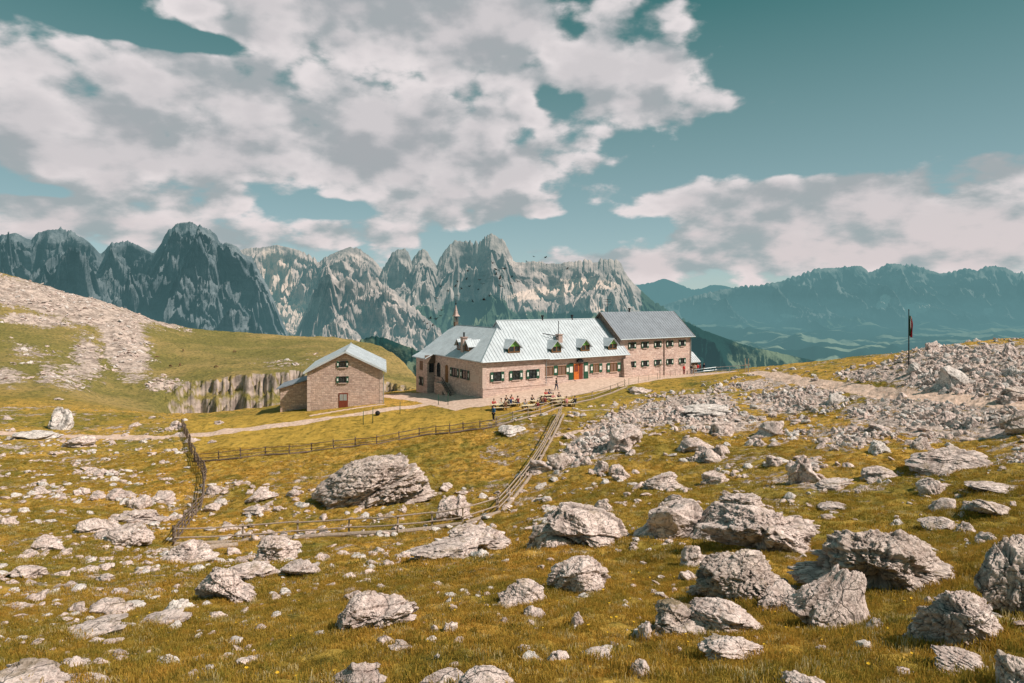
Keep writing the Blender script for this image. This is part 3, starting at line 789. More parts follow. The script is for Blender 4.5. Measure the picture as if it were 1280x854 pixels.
def roof_plane(b, pts, th=.14, rib_dir=None, ribs=.56, mi=0, rw=.025, rh=.055):
    """slab for one roof plane with raised seams running down the slope"""
    P = [Vector(p) for p in pts]
    nrm = Vector((0, 0, 0))
    for k in range(1, len(P)-1): nrm += (P[k]-P[0]).cross(P[k+1]-P[0])
    nrm.normalize()
    if nrm.z < 0: P.reverse(); nrm = -nrm
    top = P; bot = [p-Vector((0, 0, th)) for p in P]
    b.poly(top, mi); b.poly(list(reversed(bot)), mi)
    n = len(P)
    for k in range(n):
        j = (k+1) % n; b.poly([bot[k], bot[j], top[j], top[k]], mi)
    if ribs:
        dn = Vector((nrm.x, nrm.y, 0)).normalized()
        dn = (dn - nrm*dn.dot(nrm)).normalized()       # down the slope
        ac = nrm.cross(dn).normalized()
        o = P[0]; q = [((p-o).dot(ac), (p-o).dot(dn)) for p in P]
        lo = min(a for a, _ in q); hi = max(a for a, _ in q)
        a = lo+ribs*.5
        while a < hi:
            ys = []
            for k in range(n):
                (a0, b0), (a1, b1) = q[k], q[(k+1) % n]
                if (a0-a)*(a1-a) < 0: ys.append(b0+(b1-b0)*(a-a0)/(a1-a0))
            if len(ys) >= 2 and max(ys)-min(ys) > .3:
                y0, y1 = min(ys)+.02, max(ys)-.01
                c = []
                for (aa, yy_, hh) in ((a-rw,y0,0),(a+rw,y0,0),(a+rw,y1,0),(a-rw,y1,0),(a-rw,y0,rh),(a+rw,y0,rh),(a+rw,y1,rh),(a-rw,y1,rh)):
                    c.append(o+ac*aa+dn*yy_+nrm*hh)
                s0 = len(b.v); b.v += [tuple(p) for p in c]
                for f in ((4,5,6,7),(0,1,5,4),(1,2,6,5),(2,3,7,6),(3,0,4,7)):
                    b.f.append(tuple(s0+k for k in f)); b.m.append(mi)
            a += ribs
def gable_walls(b, x0, x1, y0, y1, zb, ze, zr, axis='x', mi=0):
    """closed walls with gables at both ends of the ridge axis"""
    if axis == 'x':
        ym = (y0+y1)/2
        b.poly([(x0,y0,zb),(x1,y0,zb),(x1,y0,ze),(x0,y0,ze)], mi); b.poly([(x1,y1,zb),(x0,y1,zb),(x0,y1,ze),(x1,y1,ze)], mi)
        for x in (x0, x1): b.poly([(x,y0,zb),(x,y1,zb),(x,y1,ze),(x,ym,zr),(x,y0,ze)], mi)
    else:
        xm = (x0+x1)/2
        b.poly([(x0,y0,zb),(x0,y1,zb),(x0,y1,ze),(x0,y0,ze)], mi); b.poly([(x1,y1,zb),(x1,y0,zb),(x1,y0,ze),(x1,y1,ze)], mi)
        for y in (y0, y1): b.poly([(x0,y,zb),(x1,y,zb),(x1,y,ze),(xm,y,zr),(x0,y,ze)], mi)
I4 = Matrix.Identity(4)

hut = empty('mountain_hut', HUT[:3], HUT[3], 'long stone mountain hut with pale metal roof, green dormers and outside stair', 'mountain hut')
# --- walls
b = MB(); b.box(0, 10.6, 0, 20, -4, 4.95)
b.box(-1.3, 0, 15.7, 20, -4, 4.5); b.build('wall', M['stone'], hut)
b = MB(); b.box(10.6, 26.8, .35, 12.4, -4, 4.9); b.build('wall', M['stone'], hut)
b = MB(); b.box(-.06, 16.5, -.16, .0, -2.5, 1.2); b.box(-.08, 10.75, -.22, .0, 1.2, 1.32)
b.box(10.603, 18.0, -.05, .35, -2.5, 1.45); b.build('plinth', M['stone'], hut)
b = MB()
for k in range(11): b.box(-.05, .42 if k % 2 else .62, -.035, .5, 1.4+k*.32, 1.4+k*.32+.29)
b.build('corner_stones', M['stone_pale'], hut)
# --- roofs
zE, zP = 5.1, 9.5
b = MB()
A = (-.45, -.42, zE); B_ = (11.05, -.42, zE); Pk = (5.3, 5.06, zP); Pb = (5.3, 19.1, zP); Cb = (-.45, 20.5, zE); Db = (11.05, 20.5, zE)
roof_plane(b, [A, B_, Pk]); 
roof_plane(b, [B_, Db, Pb, Pk], ribs=0)
roof_plane(b, [Db, Cb, Pb])
b.build('roof', M['roof'], hut)
b = MB(); roof_plane(b, [A, Pk, Pb, Cb], ribs=.6, rw=.012, rh=.02)
slope = (zP-zE)/5.75
roof_plane(b, [(-.45, 15.3, zE), (-.45, 20.5, zE), (-1.85, 20.5, zE-1.4*slope*.62), (-1.85, 15.3, zE-1.4*slope*.62)], ribs=0)
b.build('roof', M['roof'], hut)
b = MB(); b.box(-1.80, 0.0, 15.42, 15.52, 3.6, 4.9)
b.poly([(-1.7,15.62,4.1),(0,15.62,4.1),(0,15.62,4.95),(-1.7,15.62,4.2)])
b.build('fascia', M['wood_dark'], hut)
zM = 10.5
b = MB(); e0, e1 = 5.95, 27.15
roof_plane(b, [(e0+.0, -.28+0.0, 4.98), (e1, -.28, 4.98), (e1, 6.4, zM), (e0, 6.4, zM)])
roof_plane(b, [(e0, 6.4, zM), (e1, 6.4, zM), (e1, 13.1, 4.98), (e0, 13.1, 4.98)], ribs=0)
b.poly([(e0+.15, 5.3, 9.2), (e0+.15, 7.5, 9.2), (e0+.15, 6.4, zM-.1)])
b.build('roof', M['roof'], hut)
b = MB(); b.tube([(e0, 6.4, zM+.03), (e1, 6.4, zM+.03)], .09, 6); b.tube([Pk, Pb], .08, 6); b.tube([A, Pk], .06, 6)
b.build('ridge_cap', M['steel'], hut)
b = MB(); b.tube([(-.35, -.52, zE-.1), (11.1, -.52, zE-.1)], .09, 6); b.tube([(11.2, -.37, 4.86), (27.1, -.37, 4.86)], .09, 6)
b.tube([(10.75, -.37, 4.9), (10.75, -.1, 4.4), (10.75, -.1, 0)], .06, 6); b.build('gutter', M['steel'], hut)
# --- front windows
Ff = frame(0, 0, 0, 1, 0); Fm = frame(0, .35, 0, 1, 0)
def t_of(px, h): 
    k = (px-640)/F; c, s = math.cos(HUT[3]), math.sin(HUT[3])
    return (k*(HUT[1]+c*h)-HUT[0]+s*h)/(c-k*s)
for px in (621.3, 644.8, 665.8): window(hut, Ff, t_of(px, 0), 2.85, 1.05, 1.15, True, .50)
for px in (686.5, 702.5): window(hut, Fm, t_of(px, .3), 3.05, 1.35, 1.25, False, curtain=True)
for px, w in ((694.5, .8), (709.5, .8)):
    s = MB(); x = t_of(px, .3); s.box(x-w/2, x+w/2, .02, .08, 2.35, 3.78, 0, Fm)
    s.box(x-.2, x+.2, .083, .09, 2.75, 3.35, 1, Fm); s.build('shutter', [M['green'], M['white']], hut)
window(hut, Fm, t_of(745, .3), 3.0, .95, 1.2, True, .62, curtain=True)
window(hut, Fm, t_of(767, .3), 2.95, 1.25, 1.25, True, .70, curtain=True)
# --- front door
x = t_of(723.6, .3)
d = MB(); d.box(x-1.0, x-.05, .0, .12, 1.45, 3.9, 0, Fm); dr = d.build('door', M['orange'], hut)
d = MB(); d.box(x-.05, x+.78, -.02, .05, 1.45, 3.9, 0, Fm); d.build('doorway', M['redwood'], dr)
d = MB(); d.box(x-.90, x-.2, .12, .15, 2.7, 3.7, 0, Fm); d.build('panel', M['redwood'], dr)
d = MB(); d.tube([Fm @ Vector((x-.15, .12, 2.5)), Fm @ Vector((x-.15, .18, 2.5)), Fm @ Vector((x-.3, .18, 2.5))], .025, 6); d.build('handle', M['dark'], dr)
for sx in (-1.5, 1.4):
    s = MB(); s.box(x+sx-.42, x+sx+.42, .03, .10, 1.5, 4.0, 0, Fm); s.box(x+sx-.28, x+sx+.28, .102, .112, 2.6, 3.5, 1, Fm); s.build('door_shutter', [M['green'], M['white']], hut)
s = MB(); s.box(x-.45, x+.55, .02, .5, 4.1, 4.45, 0, Fm); s.box(x-.3, x+.4, .1, .45, 4.45, 4.62, 0, Fm); s.build('door_lamp', M['dark'], hut)
s = MB()
for k in range(3): s.box(x-1.5+k*.2, x+1.6-k*.2, 0, 1.5-k*.4, .2+k*.42, .2+(k+1)*.42, 0, Fm)
s.build('door_step', M['stone_pale'], hut)
s = MB(); s.poly([(25.6,-.95,-1.5),(27.9,-.95,-1.5),(27.4,-.02,4.2),(26.0,-.02,4.2)]); s.poly([(25.6,-.95,-1.5),(26.0,-.02,4.2),(26.0,.4,4.2),(25.6,.4,-1.5)]); s.poly([(27.9,-.95,-1.5),(27.9,.4,-1.5),(27.4,.4,4.2),(27.4,-.02,4.2)]); s.poly([(26,-.02,4.2),(27.4,-.02,4.2),(27.4,.4,4.2),(26,.4,4.2)])
s.build('buttress', M['stone_dark'], hut)
# --- left face (looking at it, x runs from the far end towards the near corner)
Fl = frame(0, 20, 0, 0, -1)
def h_of(px, t=0.0):
    k = (px-640)/F; c, s = math.cos(HUT[3]), math.sin(HUT[3])
    return (HUT[0]+c*t-k*(HUT[1]+s*t))/(s+k*c)
for px in (568.5, 581.5):
    window(hut, Fl, 20-h_of(px), 2.75, 1.6, 1.15, True, .5)
xa, xb = 20-h_of(587.8), 20-h_of(599.5)
s = MB(); s.box(xa, xb, .0, .03, 1.95, 2.95, 0, Fl); s.build('wall_panel', M['stone_pale'], hut)
xc = 20-h_of(548.6)
s = MB(); pts = [(-.62,-1.15),(.62,-1.15),(.62,.45)]+[(.62*math.cos(rad(a)), .45+.62*math.sin(rad(a))) for a in range(15, 180, 15)]+[(-.62,.45)]
Ma = Fl @ Matrix.Translation((xc, 0, 2.75)) @ Matrix.Rotation(rad(90), 4, 'X')
s.prism([(p[0]*1.18, p[1]*1.1) for p in pts], -.04, .0, 0, Ma); wf = s.build('window', M['stone_pale'], hut)
s = MB(); s.prism(pts, -.06, -.042, 0, Ma); s.build('pane', M['glass'], wf)
s = MB(); s.box(xc-.03, xc+.03, .06, .09, 1.62, 3.75, 0, Fl); s.box(xc-.6, xc+.6, .06, .09, 2.6, 2.66, 0, Fl); s.build('glazing_bar', M['dark'], wf)
xd = 20-h_of(558.5)
s = MB(); pts = [(-.5,-1.4),(.5,-1.4),(.5,.85)]+[(.5*math.cos(rad(a)), .85+.5*math.sin(rad(a))) for a in range(20, 180, 20)]+[(-.5,.85)]
Md = Fl @ Matrix.Translation((xd, 0, 2.35)) @ Matrix.Rotation(rad(90), 4, 'X')
s.prism(pts, -.05, .0, 0, Md); dd = s.build('door', M['brownwood'], hut); tag(dd, 'brown round-topped door at the head of the stair')
s = MB(); s.tube([Fl @ Vector((xd+.35, .06, 2.2)), Fl @ Vector((xd+.35, .12, 2.2)), Fl @ Vector((xd+.2, .12, 2.2))], .03, 6); s.build('handle', M['dark'], dd)
# outer faces of the projecting bay
Fb = frame(-1.3, 20, 0, 0, -1); Fc = frame(-1.3, 15.7, 0, 1, 0)
window(hut, Fb, 2.1, 3.1, .8, 1.25, False, curtain=True); window(hut, Fb, 2.1, .55, .8, 1.2, True, .3)
window(hut, Fc, .72, 3.0, .62, 1.6, False)
# --- outside stair: landing, arch below, flight coming down toward the corner
s = MB(); zl = .92
hl = h_of(552); hr = h_of(562); he = h_of(573.5)
s.box(-1.25, 0, hr, hl, zl-.22, zl, 0)
s.box(-1.25, -1.0, hr, hl, -2.6, zl-.22, 0); 
nst = 11; zt = -1.15
for k in range(nst):
    y1 = hr-(hr-he)*k/nst; y0 = hr-(hr-he)*(k+1)/nst; z1 = zl-(zl-zt)*(k+1)/(nst)
    s.box(-1.25, 0, y0, y1, z1-.9 if k < nst-4 else -2.6, z1)
s.build('stair', M['stone_dark'], hut)
s = MB()
rail = [(-1.28, hl, zl+1.0), (-1.28, hr, zl+1.0), (-1.28, he, zt+1.0)]
s.tube(rail, .05, 6); s.tube([(p[0], p[1], p[2]-.5) for p in rail], .03, 6)
for k in range(9):
    f = k/8.; y = hr+(he-hr)*f; z = zl+(zt-zl)*f; s.tube([(-1.28, y, z-.1), (-1.28, y, z+1.0)], .03, 6)
for y in (hl, (hl+hr)/2): s.tube([(-1.28, y, zl), (-1.28, y, zl+1.0)], .03, 6)
s.build('stair_railing', M['dark'], hut)
x0 = 20-h_of(545.5); s = MB(); s.box(x0-.6, x0+.9, .0, .06, -1.3, .15, 0, Fl); lo = s.build('door', M['redwood'], hut); tag(lo, 'dark red lower door under the stair')
# --- dormers
def dormer(parent, x, y, fx, w, h, rise, depth, zb, mats):
    """x, y: foot of the dormer front on the roof; fx: 0 faces the front, 1 faces the left end"""
    Mx = Matrix.Translation((x, y, zb)) @ Matrix.Rotation(rad(-90) if fx else 0, 4, 'Z')
    s = MB(); s.box(-w/2, w/2, 0, depth, -.5, h, 0, Mx)
    g = [(-w/2, h), (w/2, h), (0, h+rise*.86)]
    Mg = Mx @ Matrix.Rotation(rad(90), 4, 'X'); s.prism(g, -.10, .0, 0, Mg)
    do = s.build('dormer', mats[0], parent)
    g2 = MB(); g2.prism([(-w/2*1.05, h-.05), (w/2*1.05, h-.05), (0, h+rise*.92)], .012, .05, 0, Mg); g2.build('gable_board', mats[1], do)
    r = MB(); ov = .32; dd_ = depth+1.4
    roofpts = [[(-w/2-ov, -ov-.1, h-ov*rise/(w/2)), (0, -ov-.1, h+rise), (0, dd_, h+rise), (-w/2-ov, dd_*.55, h-ov*rise/(w/2))],
               [(w/2+ov, -ov-.1, h-ov*rise/(w/2)), (0, -ov-.1, h+rise), (0, dd_, h+rise), (w/2+ov, dd_*.55, h-ov*rise/(w/2))]]
    for p in roofpts: roof_plane(r, [Mx @ Vector(q) for q in p], .08, ribs=.4, rw=.02, rh=.03)
    r.build('dormer_roof', mats[2], do)
    wn = MB()
    for sx in (-1, 1): wn.box(sx*w*.22-w*.17, sx*w*.22+w*.17, -.05, -.012, .18, h-.08, 0, Mx)
    wn.build('pane', M['glass'] , do)
    fr = MB()
    for xx in (-w/2+.06, 0, w/2-.06): fr.box(xx-.06, xx+.06, -.09, -.012, .1, h-.02, 0, Mx)
    fr.box(-w/2, w/2, -.09, -.012, .02, .16, 0, Mx); fr.build('window_frame', M['brownwood'], do)
def zmain(h): return 4.98+(zM-4.98)/6.68*(h+.28)
def zhip(h): return zE+(zP-zE)/5.48*(h+.42)
mats = (M['green'], M['lime'], M['roof'])
dormer(hut, t_of(642.5, .7), .7, 0, 2.0, .95, .95, 1.6, zhip(.7)+.05, mats)
for px in (695.3, 731.3, 765.5): dormer(hut, t_of(px, .6), .6, 0, 1.75, .95, .90, 1.6, zmain(.6)+.05, mats)
def zleft(t): return zE+slope*(t+.45)
for px in (584.6, 574.0): dormer(hut, .9, h_of(px, .9), 1, 1.25, 1.05, .65, 2.0, zleft(.9)-.05, (M['wood_dark'], M['green'], M['roof']))
# --- chimneys, vents, masts
def chimney(parent, x, y, z0, z1, w, mat, pot=True, name='chimney'):
    s = MB(); s.box(x-w/2, x+w/2, y-w/2, y+w/2, z0, z1); s.box(x-w/2-.1, x+w/2+.1, y-w/2-.1, y+w/2+.1, z1, z1+.14)
    c = s.build(name, mat, parent)
    if pot:
        s = MB(); s.tube([(x, y, z1+.14), (x, y, z1+.7)], .13, 8); s.tube([(x, y, z1+.7), (x, y, z1+.85)], [.2, .05], 8); s.build('chimney_pot', M['dark'], c)
    return c
hc = h_of(580, .9); chimney(hut, .9, hc, zleft(.9)-.6, zleft(.9)+1.9, .75, M['copper'])
xm = t_of(699, 2.6); chimney(hut, xm, 2.6, zmain(2.6)-.5, zmain(2.6)+.9, .75, M['copper'], False)
s = MB(); s.tube([(xm-.35, 2.3, zmain(2.6)+.2), (xm-.35, 2.3, zmain(2.6)+3.1)], .055, 6); s.tube([(xm-.35, 2.3, zmain(2.6)+.7), (xm-2.6, 3.4, zmain(3.4)+.5)], .07, 6); s.build('lightning_mast', M['dark'], hut)
for px in (678, 715): 
    xv = t_of(px, 6.4); s = MB(); s.tube([(xv, 6.4, zM-.2), (xv, 6.4, zM+.5)], .14, 8); s.tube([(xv, 6.4, zM+.5), (xv, 6.4, zM+.75)], .24, 8); s.build('roof_vent', M['dark'], hut)
# bell turret on the far end of the wing's ridge
x, y = 5.3, 18.6
s = MB(); s.box(x-.3, x+.3, y-.3, y+.3, zP-.6, zP+.5)
for dx in (-.24, .24):
    for dy in (-.24, .24): s.box(x+dx-.05, x+dx+.05, y+dy-.05, y+dy+.05, zP+.5, zP+1.5)
tu = s.build('bell_turret', M['wood_dark'], hut)
s = MB(); s.tube([(x, y, zP+1.45), (x, y, zP+1.75), (x, y, zP+3.3)], [.72, .42, .05], 4); s.build('turret_roof', M['copper'], tu)
s = MB(); s.tube([(x, y, zP+.75), (x, y, zP+1.0), (x, y, zP+1.25)], [.2, .16, .05], 10); s.build('bell', M['dark'], tu)
s = MB(); s.tube([(x, y, zP+3.2), (x, y, zP+4.4)], .035, 6); s.tube([(x-.25, y, zP+4.0), (x+.25, y, zP+4.0)], .035, 6); s.tube([(x, y, zP+3.5), (x, y, zP+3.7)], .13, 8); s.build('cross', M['dark'], tu)

# --- tall house at the right end
tall = empty('stone_house', HUT[:3], HUT[3], 'two storey stone house with grey gabled roof adjoining the right end of the hut', 'house')
b = MB(); x0, x1, y0, y1, ze, zr = 26.95, 42.8, 1.2, 10.4, 7.3, 11.45
b.poly([(x0-.6, y0, -4), (x0-.6, y1, -4), (x0-.6, y1, ze), (x0-.6, (y0+y1)/2, zr), (x0-.6, y0, ze)])
gable_walls(b, x0-.6, x1, y0, y1, -4, ze, zr); b.build('wall', M['stone'], tall)
b = MB(); ya, yb, ym = y0-.55, y1+.55, (y0+y1)/2; xa, xb = x0-1.0, x1+.5; zz = ze+.02; zt_ = zr+.22
roof_plane(b, [(xa, ya, zz), (xb, ya, zz), (xb, ym, zt_), (xa, ym, zt_)], ribs=.6, rw=.02, rh=.035)
roof_plane(b, [(xa, ym, zt_), (xb, ym, zt_), (xb, yb, zz), (xa, yb, zz)], ribs=0); b.build('roof', M['roof_dark'], tall)
b = MB()
for xx in (xa-.06, xb):
    b = MB()
    b.poly([(xx, ya, zz-.35), (xx+.06, ya, zz-.35), (xx+.06, ym, zt_-.35), (xx, ym, zt_-.35)]); b.poly([(xx, ya, zz-.35), (xx, ym, zt_-.35), (xx, ym, zt_+.04), (xx, ya, zz+.04)]); b.poly([(xx+.06, ya, zz-.35), (xx+.06, ym, zt_-.35), (xx+.06, ym, zt_+.04), (xx+.06, ya, zz+.04)]); b.poly([(xx, ya, zz+.04), (xx, ym, zt_+.04), (xx+.06, ym, zt_+.04), (xx+.06, ya, zz+.04)])
    b.poly([(xx+.03, yb, zz-.35), (xx+.03, ym, zt_-.35), (xx+.03, ym, zt_+.04), (xx+.03, yb, zz+.04)])
    b.build('verge_board', M['wood_dark'], tall)
Ft = frame(0, y0, 0, 1, 0)
for px in (790, 806, 822, 837, 852.5):
    for z in (6.15, 3.05):
        window(tall, Ft, t_of(px, y0), z, .62, .82, True, .40)
xp = t_of(830, y0)
b = MB(); b.tube([(xp, y0-.12, 7.2), (xp, y0-.12, -.2)], .09, 8); b.build('downpipe', M['copper'], tall)
b = MB(); b.tube([(xa, ya-.1, zz-.08), (xb, ya-.1, zz-.08)], .09, 6); b.tube([(x1-.1, y0-.12, 7.2), (x1-.1, y0-.12, -.2)], .07, 8); b.build('gutter', M['steel'], tall)
b = MB(); xq = xa+1.6; b.tube([(xq, ym, zt_-.2), (xq, ym, zt_+2.2)], .05, 6)
for dz, L in ((2.1, .7), (1.75, .55), (1.2, .9)):
    b.tube([(xq-L, ym-.3, zt_+dz), (xq+L, ym+.3, zt_+dz)], .03, 5)
    for k in range(5): 
        q = -L+k*L/2; b.tube([(xq+q+.1, ym-.3*-q-.35, zt_+dz), (xq+q-.1, ym+.3*q+.35, zt_+dz)], .02, 4)
b.build('aerial', M['dark'], tall)
b = MB(); xq = xa+6.6; b.tube([(xq, ym, zt_-.1), (xq, ym, zt_+.45)], .15, 8); b.tube([(xq, ym, zt_+.45), (xq, ym, zt_+.62)], .26, 8); b.build('roof_vent', M['dark'], tall)
# cellar shaft at the left corner of the front
# --- small gabled porch / shed just past the far end
sh = empty('shed', HUT[:3], HUT[3], 'small gabled shed with pale roof behind the right end of the two storey house', 'shed')
b = MB(); sx0, sx1, sy0, sy1 = 42.9, 47.2, 3.6, 6.8
gable_walls(b, sx0, sx1, sy0, sy1, -3, 2.6, 3.9); b.build('wall', M['wood_dark'], sh)
b = MB(); my = (sy0+sy1)/2
roof_plane(b, [(sx0, sy0-.4, 2.45), (sx1+.4, sy0-.4, 2.45), (sx1+.4, my, 4.1), (sx0, my, 4.1)], ribs=.5); roof_plane(b, [(sx0, my, 4.1), (sx1+.4, my, 4.1), (sx1+.4, sy1+.4, 2.45), (sx0, sy1+.4, 2.45)], ribs=0); b.build('roof', M['roof'], sh)
b = MB(); b.box(sx0+.8, sx0+1.7, sy0-.05, sy0-.003, .2, 2.2); b.build('door', M['redwood'], sh)

# --- barn
barn = empty('stone_barn', BARN[:3], BARN[3], 'small square stone barn with light metal gable roof and lean-to, standing apart on the left', 'barn')
W_, L_ = 10.5, 16.0
b = MB(); gable_walls(b, 0, W_, 0, L_, -3, 5.7, 8.35, 'y'); b.build('wall', M['stone_dark'], barn)
b = MB()
for k in range(9):
    for x in (-.03, W_-.45): b.box(x, x+.48-(.12 if k % 2 else 0), -.04, .5, k*.62, k*.62+.55)
b.build('corner_stones', M['stone_pale'], barn)
xm_ = W_/2; oe = .55
sl = (8.35-5.7)/xm_
b = MB(); roof_plane(b, [(-oe, -.55, 5.85-oe*sl), (xm_, -.55, 8.5), (xm_, L_+.4, 8.5), (-oe, L_+.4, 5.85-oe*sl)], th=.30, ribs=0)
roof_plane(b, [(W_+oe, -.55, 5.85-oe*sl), (xm_, -.55, 8.5), (xm_, L_+.4, 8.5), (W_+oe, L_+.4, 5.85-oe*sl)], th=.30, ribs=.7, rw=.02, rh=.04)
b.build('roof', M['roof'], barn)
b = MB(); b.tube([(xm_, -.57, 8.56), (xm_, L_+.42, 8.56)], .1, 6); b.build('ridge_cap', M['steel'], barn)
Fg = frame(0, 0, 0, 1, 0)
window(barn, Fg, 4.85, 6.55, .75, .68, True, .32); window(barn, Fg, 4.85, 4.35, .80, .72, True, .34)
b = MB(); b.box(4.3, 5.6, 0, .05, .25, 2.4, 0, Fg); dr = b.build('door', M['redwood'], barn)
b = MB()
for xx in (4.45, 4.98): b.box(xx, xx+.47, .052, .06, 1.35, 2.25, 0, Fg)
b.build('pane', M['steel'], dr)
b = MB(); b.box(4.2, 5.7, 0, .9, -.5, .2, 0, Fg); b.build('doorstep', M['stone_pale'], barn)
b = MB(); b.tube([(W_+.35, -.2, 5.4), (W_+.12, .1, 4.9), (W_+.12, .1, -.1)], .07, 6); b.build('downpipe', M['steel'], barn)
le = MB()
le.poly([(-4.0, 2.2, -3), (-.003, 2.2, -3), (-.003, 2.2, 4.1), (-4.0, 2.2, 3.0)]); le.poly([(-4.0, 2.2, -3), (-4.0, 8.5, -3), (-4.0, 8.5, 3.0), (-4.0, 2.2, 3.0)]); le.poly([(-4.0, 8.5, -3), (-.003, 8.5, -3), (-.003, 8.5, 4.1), (-4.0, 8.5, 3.0)])
lw = le.build('lean_to', M['stone_dark'], barn)
b = MB(); roof_plane(b, [(-4.5, 1.8, 3.05), (.0, 1.8, 4.35), (.0, 8.9, 4.35), (-4.5, 8.9, 3.05)], th=.15, ribs=0); b.build('lean_to_roof', M['roof_dark'], lw)
# ------------------------------------------------------------------ fences
def fence(name, label, cat, base, h, post_w, rails, mat, lean=0.0, spacing=None, rail_r=.045, log=None, group=None, extra_posts=True):
    """base: photo positions where the posts stand"""
    P = [hit(*p) for p in base]
    if spacing:
        Q = [P[0]]
        for a, b_ in zip(P[:-1], P[1:]):
            n = max(1, int(round((b_-a).length/spacing)))
            for k in range(1, n+1):
                q = a.lerp(b_, k/n); Q.append(Vector((q.x, q.y, gz(q.x, q.y))))
        P = Q
    root = empty(name, P[0], 0, label, cat, group)
    o = P[0]; rr = random.Random(len(P)*7+int(h*100))
    tops = []
    for k, p in enumerate(P):
        p = p-o; t = Vector((rr.uniform(-1, 1)*lean, rr.uniform(-1, 1)*lean, 1)).normalized()
        hh = h*rr.uniform(.92, 1.12)
        b = MB(); b.tube([p-t*.3, p+t*hh*.5, p+t*hh], [post_w*.55, post_w*.5, post_w*.45], 7); b.build('post', mat, root)
        tops.append((p, t))
    for frac in rails:
        for k in range(len(P)-1):
            (p0, t0), (p1, t1) = tops[k], tops[k+1]
            d = (p1-p0).normalized(); side = Vector((d.y, -d.x, 0))*post_w*.6
            j0, j1 = rr.uniform(-.04, .04), rr.uniform(-.04, .04)
            a = p0+t0*h*(frac+j0)-d*.12+side; c = p1+t1*h*(frac+j1)+d*.12+side
            mid = (a+c)/2+Vector((0, 0, -rr.uniform(0, .05)))
            b = MB(); b.tube([a, mid, c], [rail_r, rail_r*.95, rail_r*.8], 7); b.build('rail', mat, root)
    if log:
        for k in range(len(P)-1):
            a, c = P[k]-o, P[k+1]-o; d = (c-a).normalized(); side = Vector((d.y, -d.x, 0))*(.32 if d.x > 0 else .2)
            b = MB(); m_ = (a+c)/2; m_.z = max(m_.z, gz(m_.x+o.x, m_.y+o.y)-o.z)
            b.tube([a+side+Vector((0,0,log*.4)), m_+side+Vector((0,0,log*.45)), c+side+Vector((0,0,log*.4))], [log, log*.95, log*.85], 9); b.build('ground_log', mat, root)
    return root
fence('rail_fence', 'grey two rail fence with heavy foot log, nearest fence below the largest boulder', 'fence',
      [(219,681),(304,677),(372,672),(436,668),(497,665),(540,660),(578,655),(621,641)], 1.12, .13, (.42,.93), M['wood_grey'], .03, None, .055, .17)
fence('rail_fence', 'steep run of three rail fence climbing between the grassy slope and the hut terrace', 'fence',
      [(622,641),(636,626),(650,608),(663,590),(675,570),(688,547),(695,533),(701,519)], 1.15, .13, (.30,.62,.95), M['wood_grey'], .04, 3.0, .055, .16)
fence('rail_fence', 'old dark leaning fence on the far left running away from the viewer to the path', 'fence',
      [(217,683),(228,668),(240,652),(250,638),(254,620),(256,599),(247,583),(240,568),(233,549),(228,535)], 1.25, .12, (.25,.5,.75,.97), M['wood_dark'], .12, 1.7, .045)
fence('rail_fence', 'long low dark fence along the gold meadow below the barn and path', 'fence',
      [(243,577),(273.5,575),(300.5,573),(332,569),(361.6,567),(389.4,564.5),(417,561.5),(444,558),(470.6,555.5),(499,549.7),(524,545),(545,542.5),(562,541.5),(579,539),(600,536),(620,533)], .95, .12, (.35,.85), M['wood_dark'], .05, None, .04, .10)
fence('rail_fence', 'pale two rail fence around the picnic tables continuing up to the terrace', 'fence',
      [(620,533),(641,527),(660,521),(690,512),(715,505),(740,499),(763,491.5),(781,484.5)], 1.05, .12, (.5,.95), M['wood_grey'], .03, 3.0, .06, .13)
fence('railing', 'thin railing of slim posts along the terrace in front of the two storey house', 'railing',
      [(786,481.5),(798,479),(811,476.5),(822,474),(838,471),(850,469)], 1.0, .07, (.95,), M['wood_grey'], .02, 2.2, .025)
fence('railing', 'pale grey railing along the rim to the right of the shed', 'railing',
      [(868,469.5),(880,467.5),(895,466),(912,465),(935,464)], .95, .09, (.5,.97), M['steel'], .02, 3.0, .06)

def log_thing():
    a, b_ = hit(246,689), hit(296,684)
    d = b_-a; b = MB(); n = 7
    b.tube([Vector((0,0,.14))+d*(k/(n-1))+Vector((0,0,.03*math.sin(k*2.1))) for k in range(n)], [.2,.21,.2,.19,.19,.18,.17], 10)
    o = b.build('fallen_log', M['wood_grey'], None, True); o.location = a
    tag(o, 'thick brown log lying on the grass below the left end of the rail fence', 'log')
log_thing()

# ------------------------------------------------------------------ picnic tables
def make_table():
    root = empty('picnic_table')
    b = MB()
    for k in range(5): b.box(-1.1, 1.1, -.40+k*.162, -.40+k*.162+.15, .72, .76)
    b.build('tabletop', M['wood_pale'], root)
    for sy in (-1, 1):
        b = MB(); b.box(-1.1, 1.1, sy*.72-.15, sy*.72-.01, .42, .46); b.box(-1.1, 1.1, sy*.72+.01, sy*.72+.15, .42, .46); b.build('bench', M['wood_pale'], root)
    for sx in (-.8, .8):
        b = MB(); b.box(sx-.04, sx+.04, -.84, .84, .34, .415)
        for sy in (-1, 1): b.tube([(sx, sy*.62, 0), (sx, sy*.22, .70)], .05, 6)
        b.build('leg', M['brownwood'], root)
    return root
tables = []
tb0 = make_table()
TB = [(624,513,20),(640,508.5,30),(662,514,24),(672,508,34),(684,501,30),(697,505,28),(709,508,20)]
TL = ['pale picnic table nearest the man in the blue jacket, leftmost of the cluster','pale picnic table second from the left, behind the leftmost table','large pale picnic table at the front centre of the cluster beside the fence',
      'pale picnic table just behind the front centre table','pale picnic table farthest back, nearest the hut wall','pale picnic table on the right with people in red on its far side','pale picnic table at the right end, against the fence rails']
